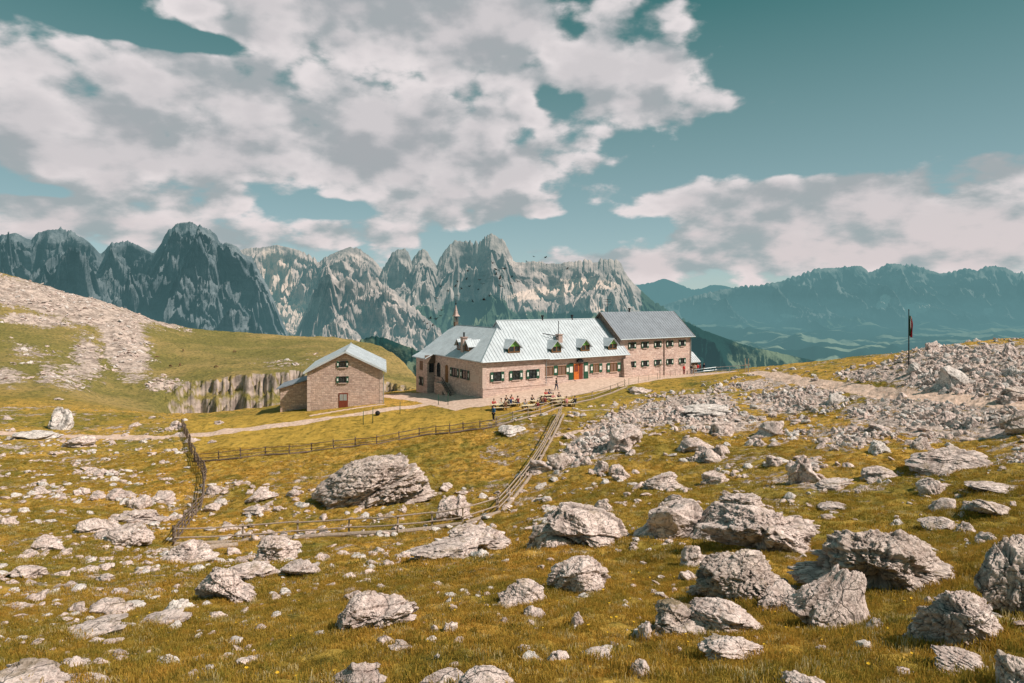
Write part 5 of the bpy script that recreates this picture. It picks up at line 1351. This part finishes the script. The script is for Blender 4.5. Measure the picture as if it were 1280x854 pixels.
# (foot column, foot row, width, height, seed, sub, crag, groove, strata, point, turn, depth, tilt, roll, material, label)
BO = [
 (466,634,150,72,101,7,.16,.10,.03,.15,0,.7,0,-8,Rw,'largest grey craggy boulder, standing inside the fence in the middle of the meadow'),
 (846,674,90,60,102,6,.07,.04,0,.0,0,.9,0,4,R_,'smooth rounded grey boulder with a shadowed left foot, left of the long broad boulder'),
 (898,672,64,48,103,6,.10,.05,0,.0,10,.8,0,6,R_,'squarish boulder wedged between the rounded boulder and the long broad boulder'),
 (950,692,156,64,104,7,.11,.08,.02,.1,4,.55,0,10,R_,'long broad boulder with a shaded foot in the right middle ground'),
 (1116,744,196,98,105,7,.20,.13,.03,.2,0,.55,0,6,Rw,'very rugged wide boulder with deep clefts and brown moss at right'),
 (926,752,122,78,106,7,.22,.12,0,.1,0,.7,0,-5,Rw,'knobbly boulder full of hollows in front of the long broad boulder'),
 (908,792,104,44,107,6,.12,.07,.05,.0,4,.6,0,8,R_,'flat slab lying over a dark gap just below the knobbly boulder'),
 (915,830,84,40,108,6,.16,.08,.05,.0,-5,.7,0,4,R_,'blocky layered rock directly beneath the flat slab with the dark gap'),
 (1048,786,92,82,109,7,.10,.09,0,.45,0,.45,0,30,R_,'pointed slab leaning to the right between the knobbly boulder and the grass'),
 (970,762,66,34,110,6,.14,.08,0,.0,0,.6,0,-18,R_,'narrow elongated rock between the knobbly boulder and the pointed slab'),
 (1276,772,120,110,111,7,.20,.12,.03,.1,0,.6,0,-20,Rw,'big craggy boulder cut by the right edge of the view'),
 (1208,812,112,76,112,7,.18,.12,.04,.1,10,.6,0,22,R_,'tilted cracked boulder below the one at the right edge'),
 (1168,812,60,40,113,6,.14,.08,0,.1,0,.7,0,0,R_,'small rounded rock at the left foot of the tilted cracked boulder at right'),
 (1205,846,72,34,114,6,.10,.06,.05,.0,0,.7,0,14,R_,'thin flat plate of rock in the grass near the lower right corner'),
 (1270,868,70,60,115,6,.15,.08,0,.1,0,.7,0,-20,Rw,'dark rock in the lower right corner'),
 (738,684,120,54,116,7,.12,.09,.03,.25,6,.55,0,10,R_,'broad sloping boulder with a raised left hump in the centre, below the scree'),
 (690,684,60,34,117,6,.13,.08,.03,.2,0,.7,0,-10,Rw,'low rock leaning on the left end of the broad sloping boulder'),
 (780,564,46,34,118,6,.08,.05,0,.0,20,.9,0,-6,R_,'blocky boulder with shaded left face and long shadow at the lower edge of scree'),
 (1180,593,104,36,119,7,.09,.06,.05,.1,5,.8,8,-8,R_,'flat pale tilted slab with parallel grooves at the right'),
 (1190,487,34,32,120,6,.04,.02,0,.0,15,1,0,3,Rh,'square white block standing on the stony rise below the flagpole'),
 (77,537,37,29,121,6,.06,.04,0,.1,0,.9,0,14,Rh,'pale boulder standing alone beyond the path at far left'),
 (467,790,100,54,122,7,.10,.08,.02,.2,5,.6,0,-16,R_,'pale wedge shaped boulder standing alone on brown grass, left of the split boulder'),
 (722,742,82,48,123,7,.13,.08,.04,.05,0,.7,0,-6,R_,'pale split boulder with a broken front face, below the broad sloping boulder'),
 (655,756,62,36,124,6,.16,.09,.02,.15,0,.7,0,12,R_,'low jagged rock left of the split boulder'),
 (567,651,42,36,125,6,.18,.11,0,.1,0,.8,0,0,R_,'knobbly rock standing just behind the rail fence near its bend'),
 (606,682,44,18,126,5,.14,.08,0,.05,0,.8,0,0,R_,'small rock against the fence foot at the bend'),
 (600,690,84,34,127,6,.18,.10,.02,.05,0,.7,0,5,R_,'wide lumpy rock on the grass just below the bend of the rail fence'),
 (555,700,92,26,128,6,.14,.09,.04,.05,0,.8,0,-6,R_,'flat spread out rock left of the wide lumpy rock below the fence bend'),
 (1000,606,38,40,129,6,.16,.09,0,.2,0,.8,0,0,R_,'upright jagged rock in the stony patch right of centre'),
 (284,752,76,46,130,7,.20,.12,.03,.2,0,.7,0,5,R_,'craggy pale rock pile below the left fence corner'),
 (345,702,56,34,131,6,.18,.11,.02,.1,0,.8,0,0,R_,'lumpy pale rock touching the foot log of the left part of the fence'),
 (312,726,62,24,132,6,.16,.10,.03,.05,0,.8,0,0,R_,'low pale rock between the craggy pile and the fence foot log'),
 (375,722,50,22,133,6,.16,.10,.03,.05,0,.8,0,-5,R_,'low pale rock right of the craggy pile below the fence'),
 (440,866,72,36,134,6,.12,.08,0,.35,0,.7,0,-14,R_,'pointed pale rock cut by the lower edge, left of the centre'),
 (556,866,66,28,135,6,.13,.08,.03,.0,0,.8,0,0,R_,'flat topped rock cut by the lower edge in the middle'),
 (606,866,78,36,136,6,.20,.12,0,.1,0,.7,0,0,R_,'rugged rock beside the flat topped one at the lower edge'),
 (1002,866,52,30,137,6,.16,.10,0,.0,0,.8,0,0,R_,'blocky rock cut by the lower edge right of centre'),
 (38,872,110,34,138,6,.12,.09,.05,.1,0,.8,0,6,R_,'wide flat rock in the lower left corner'),
 (104,866,60,16,139,6,.12,.08,.05,.0,0,.8,0,6,R_,'thin pale ledge right of the wide flat rock in the lower left corner'),
 (1078,816,22,20,140,5,.06,.04,0,.1,0,.9,0,20,Rh,'small smooth pale stone in the grass below the pointed slab'),
 (800,848,26,24,141,5,.08,.05,0,.1,0,.9,0,0,R_,'small rounded grey stone near the lower edge right of the middle'),
 (668,776,28,20,142,5,.16,.08,0,.1,0,.8,0,0,R_,'small dark hollowed stone below the split boulder'),
 (722,784,16,20,143,5,.08,.05,0,.2,0,.8,0,0,R_,'small upright stone in the grass below the split boulder'),
 (663,830,24,18,144,5,.10,.06,0,.1,0,.8,0,-20,Rh,'small pale stone in the grass above the rugged rock at the lower edge'),
 (740,832,50,18,145,5,.14,.08,0,.1,0,.8,0,-18,R_,'low curved stone with dark shade behind it in the lower middle'),
 (850,794,70,44,146,6,.16,.10,0,.1,0,.8,0,0,Rw,'turf covered rock with a deep shadow left of the flat slab'),
 (500,816,34,14,147,5,.12,.07,.03,.0,0,.8,0,0,R_,'flat stone below the wedge shaped boulder'),
 (165,684,62,34,148,6,.16,.10,.03,.1,0,.8,0,10,R_,'largest pale rock of the cluster left of the fence corner'),
 (125,668,52,22,149,6,.14,.09,.03,.2,0,.8,0,15,R_,'pointed pale rock at the left end of the cluster near the fence corner'),
 (170,656,52,20,150,6,.14,.09,.03,.05,0,.8,0,0,R_,'flat pale rock topmost in the cluster left of the fence corner'),
 (232,704,56,30,151,6,.18,.10,.03,.1,0,.8,0,-10,R_,'pale rock just under the lower end of the leaning fence'),
 (60,690,34,18,152,5,.14,.09,0,.05,0,.8,0,0,R_,'pale knobbly rock on the left slope'),
 (30,725,42,20,153,5,.14,.09,0,.05,0,.8,0,0,R_,'pale knobbly rock at the left edge of the slope'),
 (140,770,50,22,154,5,.14,.09,0,.05,0,.8,0,0,R_,'pale rock with broken top on the lower left slope'),
 (205,784,58,16,155,5,.12,.08,.05,.0,0,.8,0,-8,R_,'long narrow pale ledge on the lower left slope'),
 (110,800,86,12,156,5,.12,.08,.05,.0,0,.8,0,-10,R_,'longest thin pale ledge low on the left slope'),
 (100,560,38,17,157,5,.14,.09,0,.1,0,.9,0,0,R_,'pale rock just below the path at left, right of the low slab'),
 (44,550,50,13,158,5,.12,.07,.05,.0,0,.9,0,0,Rh,'low pale slab beside the path at far left'),
 (72,500,10,3,159,4,.1,.05,0,0,0,.9,0,0,R_,'tiny pale rock on the hillside beyond the lone boulder'),
 (205,628,30,16,160,5,.14,.09,0,.05,0,.9,0,0,R_,'pale rock on the outer side of the leaning fence'),
 (268,618,20,13,161,5,.14,.09,0,.05,0,.9,0,0,R_,'left one of the pale rocks inside the fence corner'),
 (322,629,34,20,162,5,.14,.09,0,.1,0,.9,0,-15,R_,'larger pale rock with a raised right tip inside the fence'),
 (265,640,20,12,163,5,.14,.09,0,.05,0,.9,0,0,R_,'pale rock inside the fence close to its corner'),
 (320,645,36,12,164,5,.14,.09,0,.0,0,.9,0,0,R_,'flat pale rock below the raised tip one inside the fence'),
 (878,524,80,20,165,6,.12,.08,.02,.05,0,.9,0,-4,Rh,'bright white outcrop in the upper part of the scree'),
 (905,545,34,20,166,6,.14,.08,0,.1,0,.9,0,0,R_,'dark faced rock under the bright white outcrop'),
 (966,545,34,22,167,5,.10,.06,0,.05,0,.9,0,0,R_,'grey block in the stony patch right of the white outcrop'),
 (862,566,40,22,168,5,.16,.10,0,.1,0,.9,0,-20,R_,'overhanging rock with black shade beneath, right of the shaded face boulder'),
 (893,578,30,18,169,5,.12,.08,0,.1,0,.9,0,0,R_,'rounded rock below the overhanging one'),
 (826,612,50,24,170,6,.16,.10,.04,.05,0,.9,0,-10,R_,'layered rock with dark foot in the slope below the scree'),
 (752,592,18,18,171,5,.10,.06,0,.1,0,.9,0,10,R_,'small upright block with black left shadow, left of the layered rock'),
 (770,594,20,14,172,5,.16,.09,0,.0,0,.9,0,0,R_,'crumbly rock right of the small upright block'),
 (892,606,32,18,173,5,.14,.08,0,.1,0,.9,0,0,R_,'rock with a shaded left side between the layered rock and the upright jagged one'),
 (676,592,36,20,174,5,.10,.08,0,.0,0,.9,0,0,R_,'pale rounded rock right of the climbing fence'),
 (700,586,34,22,175,5,.14,.09,0,.1,0,.9,0,0,Rw,'warm coloured rock beside the pale rounded one at the climbing fence'),
 (640,545,36,14,176,5,.08,.05,0,.0,0,.9,0,0,Rh,'flat white rock beneath the fence rails near the man in blue'),
 (800,492,34,10,177,5,.12,.07,0,.0,0,.9,0,0,R_,'grey rock on the grass below the terrace railing'),
 (930,640,60,28,178,6,.20,.12,0,.1,0,.8,0,10,R_,'rough rock behind the long broad boulder'),
 (1240,648,56,24,179,6,.14,.09,0,.05,0,.8,0,10,Rw,'dark grey rock on the grass near the right edge'),
 (1176,664,50,20,180,6,.12,.08,.03,.05,0,.8,0,0,R_,'long low grey rock above the very rugged boulder'),
 (1178,640,32,18,181,5,.10,.06,0,.1,0,.8,0,-20,R_,'pale leaning stone above the long low grey rock'),
 (1215,640,26,14,182,5,.10,.06,0,.1,0,.8,0,0,R_,'rounded stone left of the dark grey rock near the right edge'),
 (1272,545,46,36,183,6,.12,.08,0,.1,0,.9,0,-10,Rw,'grey boulder at the right edge below the stony rise'),
 (1270,502,40,20,184,6,.10,.06,0,.1,0,.9,0,0,Rw,'low dark boulder at the right edge on the stony rise'),
 (1250,620,70,16,185,6,.12,.08,.04,.0,0,.9,0,0,R_,'row of flat grey rock near the right edge'),
 (1045,640,46,12,186,5,.12,.08,.03,.0,0,.9,0,0,R_,'flat pale rock in grass right of the upright jagged rock'),
 (1046,612,50,14,187,5,.14,.09,.04,.0,0,.9,0,-5,R_,'thin ledge of pale rock leading to the tilted slab'),
 (1098,600,44,18,188,5,.14,.09,.03,.0,0,.9,0,0,R_,'pale ledge adjoining the tilted slab on its left'),
 (1100,540,26,12,189,5,.12,.08,0,.0,0,.9,0,0,R_,'grey rock in the rubble above the tilted slab'),
 (1142,468,16,16,190,5,.10,.06,0,.1,0,.9,0,0,Rh,'pale rock at the foot of the flagpole'),
]
for (px, py, w, h, seed, sub, crag, gr, st, pt, rz, dep, ti, ro, mat, lab) in BO:
    me = rock_mesh('boulder', seed, sub, 7+seed % 5, crag*.8, gr*.9, st, 26, pt)
    put_rock(me, px, py, w, h, rz, dep, mat, lab, None, 'boulder', ti, ro)

# --- loose rocks: repeats of twelve shapes
shapes = [rock_mesh('rock', 300+k, 5, 7+k % 4, .13+.015*(k % 4), .08, .02*(k % 3), 12, .1*(k % 3)) for k in range(14)]
for k, s in enumerate(shapes): s.materials.append(R_ if k % 5 else Rh)
ZONES = [ # column range, row range, count, min and max width (photo px), flatness, label, group
 ((0,215),(590,700),50,8,36,.45,'pale limestone rock lying in the turf of the left slope outside the fence','rocks on the left slope outside the fence'),
 ((0,330),(700,830),40,10,40,.32,'flat pale limestone rock in the grass of the lower left slope','rocks on the lower left slope'),
 ((262,640),(600,650),12,6,20,.5,'small pale rock on the meadow inside the fence','small rocks inside the fence'),
 ((400,660),(690,850),24,9,30,.5,'pale rock scattered on the brown grass below the fence','rocks on the grass below the fence'),
 ((660,860),(600,850),24,9,30,.55,'pale rock scattered on the grass of the centre slope','rocks on the centre slope'),
 ((860,1280),(690,850),16,12,44,.6,'grey limestone rock in the grass among the foremost boulders','rocks among the foremost boulders'),
 ((840,1280),(590,700),34,10,36,.5,'grey limestone rock in the turf between the boulders on the right','rocks between the boulders on the right'),
 ((700,1280),(500,600),52,8,28,.6,'broken grey rock on the stony slope at right','rocks on the stony slope at right'),
 ((1120,1280),(432,500),30,8,22,.6,'pale rock on the rocky rise around the flagpole','rocks on the rocky rise'),
 ((0,330),(520,560),16,6,20,.4,'pale rock beside the path at left','rocks beside the left path'),
 ((900,1120),(456,490),14,5,14,.5,'pale rock on the skyline of the grassy rim','rocks along the rim'),
]
rr = random.Random(42)
for (x0, x1), (y0, y1), cnt, w0, w1, fl, lab, grp in ZONES:
    k = 0; tries = 0
    while k < cnt and tries < 4000:
        tries += 1
        px, py = rr.uniform(x0, x1), rr.uniform(y0, y1)
        nz = float(fbm2(np.array([px/55.]), np.array([py/25.]), 2, 77)[0])
        if nz < rr.uniform(-.25, .35): continue
        p = hit(px, py)
        if float(flat_zone(np.array([p.x]), np.array([p.y]))[0]) > .2: continue
        w = w0+(w1-w0)*rr.random()**2.2
        o = bpy.data.objects.new('rock', shapes[rr.randrange(14)]); COL.objects.link(o)
        s = w*p.y/F/2; f = fl*rr.uniform(.7, 1.35)
        o.scale = (s, s*rr.uniform(.6, 1.1), s*f*1.5)
        o.rotation_euler = (rr.uniform(-.25,.25), rr.uniform(-.25,.25), rr.uniform(-.5,.5)+(math.pi if rr.random() < .5 else 0))
        o.location = (p.x, p.y, gz(p.x, p.y)+s*f*.15)
        tag(o, lab, 'rock', grp); k += 1

# ------------------------------------------------------------------ uncountable cover: rubble, pebbles, turf, flowers
def scatter(name, pts, rot, scl, coll_objs, kind='stuff'):
    """one object whose points carry small copies (ground cover only)"""
    me = bpy.data.meshes.new(name); me.vertices.add(len(pts)); me.vertices.foreach_set('co', np.asarray(pts, np.float32).ravel())
    a = me.attributes.new('rot', 'FLOAT_VECTOR', 'POINT'); a.data.foreach_set('vector', np.asarray(rot, np.float32).ravel())
    a = me.attributes.new('scl', 'FLOAT_VECTOR', 'POINT'); a.data.foreach_set('vector', np.asarray(scl, np.float32).ravel())
    a = me.attributes.new('pick', 'INT', 'POINT'); a.data.foreach_set('value', np.random.RandomState(len(pts)).randint(0, 1000, len(pts)).astype(np.int32))
    o = bpy.data.objects.new(name, me); COL.objects.link(o)
    g = bpy.data.node_groups.new(name+'_scatter', 'GeometryNodeTree')
    g.interface.new_socket('Geometry', in_out='INPUT', socket_type='NodeSocketGeometry'); g.interface.new_socket('Geometry', in_out='OUTPUT', socket_type='NodeSocketGeometry')
    N = g.nodes; L = g.links
    gi = N.new('NodeGroupInput'); go = N.new('NodeGroupOutput')
    join = N.new('GeometryNodeGeometryToInstance')
    for ob in coll_objs:
        oi = N.new('GeometryNodeObjectInfo'); oi.inputs['Object'].default_value = ob; oi.inputs['As Instance'].default_value = True
        L.new(oi.outputs['Geometry'], join.inputs[0])
    # several kinds: pick by index
    jg = N.new('GeometryNodeJoinGeometry')
    for ob in coll_objs:
        oi = N.new('GeometryNodeObjectInfo'); oi.inputs['Object'].default_value = ob; oi.inputs['As Instance'].default_value = True
        L.new(oi.outputs['Geometry'], jg.inputs[0])
    ip = N.new('GeometryNodeInstanceOnPoints'); ip.inputs['Pick Instance'].default_value = True
    L.new(gi.outputs[0], ip.inputs['Points']); L.new(jg.outputs[0], ip.inputs['Instance'])
    def at(n_, typ):
        q = N.new('GeometryNodeInputNamedAttribute'); q.data_type = typ; q.inputs['Name'].default_value = n_; return q.outputs['Attribute']
    L.new(at('pick', 'INT'), ip.inputs['Instance Index']); 
    er = N.new('FunctionNodeEulerToRotation'); L.new(at('rot', 'FLOAT_VECTOR'), er.inputs[0]); L.new(er.outputs[0], ip.inputs['Rotation'])
    L.new(at('scl', 'FLOAT_VECTOR'), ip.inputs['Scale']); L.new(ip.outputs[0], go.inputs[0])
    N.remove(join)
    md = o.modifiers.new('scatter', 'NODES'); md.node_group = g
    tag(o, kind=kind)
    return o
def source(name, me):
    o = bpy.data.objects.new(name, me); COL.objects.link(o); o.hide_render = True; o.location = (0, -40, -30); tag(o, kind='stuff'); return o
def ground_points(n, y0, y1, seed, umax=.86, power=1.0, dens=None):
    rs = np.random.RandomState(seed)
    y = (y0**power + (y1**power-y0**power)*rs.rand(n))**(1/power); u = rs.uniform(-umax, umax, n); x = u*y
    z = H(x, y); px = 640+u*F; py = HY-z/y*F
    keep = flat_zone(x, y) < .3
    pd = np.zeros(n)
    for pts, hw in PATHS: pd = np.maximum(pd, (seg_dist(x, y, pts) < hw*1.1)*1.0)
    if dens is not None: keep &= rs.rand(n) < dens(px, py, x, y)
    return x, y, z, px, py, keep, pd, rs
pebs = []
for k in range(6):
    me = rock_mesh('rubble_stone', 500+k, 3, 7, .10, .04, 0, 12, 0); me.materials.append(M['rubble'] if k % 3 else Rh); pebs.append(source('rubble_stone', me))
def dR(px, py, x, y):
    m = np.minimum(rubble_mask(px, py, y), 1.15); nn = fbm2(x/2.6, y/2.6, 4, 88)*1.5+fbm2(x/9., y/9., 3, 89)*1.2
    return np.clip((m+nn-.52)*1.5, 0, 1)*(m > .05)*(y < 120)
x, y, z, px, py, keep, pd, rs = ground_points(190000, 18, 112, 5, power=1.0, dens=dR)
keep &= (pd < .5)
x, y, z = x[keep], y[keep], z[keep]; n_ = len(x)
s = (.035+.24*rs.rand(n_)**5)*np.clip(y/50, .5, 1.2)
scatter('rubble', np.stack([x, y, z+s*.15], 1), rs.uniform(-3, 3, (n_, 3)), np.stack([s*rs.uniform(.8,1.5,n_), s, s*rs.uniform(.5,.9,n_)], 1), pebs)
def dF(px, py, x, y):
    m = rubble_mask(px, py, y); nn = fbm2(x/9., y/14., 4, 188)*1.4
    return np.clip((m+nn-.5)*1.6, 0, .9)*(m > .1)
x, y, z, px, py, keep, pd, rs = ground_points(60000, 150, 330, 15, power=1.0, dens=dF)
keep &= (px < 480)
x, y, z = x[keep], y[keep], z[keep]; n_ = len(x)
s = .10+.75*rs.rand(n_)**4
scatter('rubble', np.stack([x, y, z+s*.1], 1), rs.uniform(-.5, .5, (n_, 3))+np.stack([0*s, 0*s, rs.uniform(-3, 3, n_)], 1), np.stack([s*rs.uniform(.8,1.8,n_), s, s*rs.uniform(.3,.6,n_)], 1), pebs)
def dP(px, py, x, y):
    nn = fbm2(x/3.5, y/3.5, 3, 99)
    left = (px < 420)*.5
    return np.clip(nn*1.6-.05+left*.4, 0.01, .8)
x, y, z, px, py, keep, pd, rs = ground_points(52000, 8, 88, 6, power=1.3, dens=dP)
keep &= (pd < .5) & ~((px > 235) & (px < 640) & (py > 495) & (py < 600))
x, y, z = x[keep], y[keep], z[keep]; n_ = len(x)
s = (.025+.20*rs.rand(n_)**4.5)*np.clip(y/26, .5, 1.6)
scatter('loose_stones', np.stack([x, y, z+s*.2], 1), rs.uniform(-.4, .4, (n_, 3))+np.stack([0*s, 0*s, rs.uniform(-3, 3, n_)], 1), np.stack([s*rs.uniform(.9,1.8,n_), s, s*rs.uniform(.4,.7,n_)], 1), pebs)
# turf
def tuft_mesh(name, seed, nb, rad_, hgt, wd):
    rs = np.random.RandomState(seed); V = []; Fq = []; T = []
    for _ in range(nb):
        a = rs.uniform(0, 6.28); r = rad_*math.sqrt(rs.rand()); bx, by = r*math.cos(a), r*math.sin(a)
        h = hgt*rs.uniform(.45, 1.1); w = wd*rs.uniform(.6, 1.2); th = rs.uniform(0, 6.28); ln = h*rs.uniform(.15, .7); la = rs.uniform(0, 6.28)
        dx, dy = math.cos(th)*w/2, math.sin(th)*w/2; ox, oy = math.cos(la)*ln, math.sin(la)*ln
        b0 = len(V)
        V += [(bx-dx, by-dy, -.02), (bx+dx, by+dy, -.02), (bx+dx*.7+ox*.35, by+dy*.7+oy*.35, h*.6), (bx-dx*.7+ox*.35, by-dy*.7+oy*.35, h*.6), (bx+ox, by+oy, h*.95), (bx+ox, by+oy, h*.95)]
        T += [0, 0, .6, .6, 1, 1]; Fq += [(b0, b0+1, b0+2, b0+3), (b0+3, b0+2, b0+4, b0+5)]
    me = np_mesh(name, np.array(V), np.array(Fq), False, dict(tip=T)); me.materials.append(M['blade']); return me
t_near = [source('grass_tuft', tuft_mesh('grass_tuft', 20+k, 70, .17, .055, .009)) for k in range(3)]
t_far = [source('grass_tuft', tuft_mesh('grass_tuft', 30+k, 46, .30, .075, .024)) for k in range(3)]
def dG(px, py, x, y):
    nn = fbm2(x/1.2, y/1.2, 3, 111); m = rubble_mask(px, py, y)
    return np.clip(.75+nn*1.2-m*1.2, .05, 1)
x, y, z, px, py, keep, pd, rs = ground_points(30000, 5.6, 22, 7, power=2, dens=dG)
ex, ey = [], []
for (fx, fy, fw, fd, fr_) in FEET:
    if fy > 34: continue
    m_ = int(70*(fw+fd)*(1 if fy < 20 else .6)); a_ = rs.uniform(0, 6.283, m_); q_ = rs.uniform(.86, 1.12, m_)
    lx, ly = fw*np.cos(a_)*q_, fd*np.sin(a_)*q_
    ex.append(fx+lx*math.cos(fr_)-ly*math.sin(fr_)); ey.append(fy+lx*math.sin(fr_)+ly*math.cos(fr_))
ex, ey = np.concatenate(ex), np.concatenate(ey)
x, y = np.concatenate([x[keep], ex]), np.concatenate([y[keep], ey]); z = H(x, y); n_ = len(x); s = rs.uniform(.6, 1.35, n_); s[-len(ex):] *= 1.5
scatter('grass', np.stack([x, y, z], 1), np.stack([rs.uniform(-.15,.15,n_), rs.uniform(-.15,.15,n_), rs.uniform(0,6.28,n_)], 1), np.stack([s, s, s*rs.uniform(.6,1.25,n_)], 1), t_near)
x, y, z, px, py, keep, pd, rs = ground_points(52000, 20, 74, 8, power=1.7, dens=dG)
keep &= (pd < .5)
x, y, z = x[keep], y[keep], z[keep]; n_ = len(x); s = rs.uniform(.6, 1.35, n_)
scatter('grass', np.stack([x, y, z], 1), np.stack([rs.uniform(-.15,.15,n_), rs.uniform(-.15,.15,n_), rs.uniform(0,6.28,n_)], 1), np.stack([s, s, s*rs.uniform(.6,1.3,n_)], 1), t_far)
fl = MB()
for k in range(6):
    a = k*math.pi/3; fl.poly([(0,0,.10),(.02*math.cos(a-.4),.02*math.sin(a-.4),.105),(.03*math.cos(a),.03*math.sin(a),.11),(.02*math.cos(a+.4),.02*math.sin(a+.4),.105)])
fl.tube([(0,0,0),(0,0,.10)], .003, 4)
f0 = fl.build('wildflower', M['petal']); f0.hide_render = True; f0.location = (0,-40,-30); tag(f0, kind='stuff')
x, y, z, px, py, keep, pd, rs = ground_points(900, 6, 20, 9, power=2, dens=lambda px, py, x, y: np.clip(fbm2(x/1.5, y/1.5, 2, 121)*2+(px > 500)*.3-.1, 0, 1))
x, y, z = x[keep], y[keep], z[keep]; n_ = len(x); s = rs.uniform(.6, 1.1, n_)
scatter('wildflowers', np.stack([x, y, z], 1), np.stack([rs.uniform(-.3,.3,n_), rs.uniform(-.3,.3,n_), rs.uniform(0,6.28,n_)], 1), np.stack([s, s, s], 1), [f0])
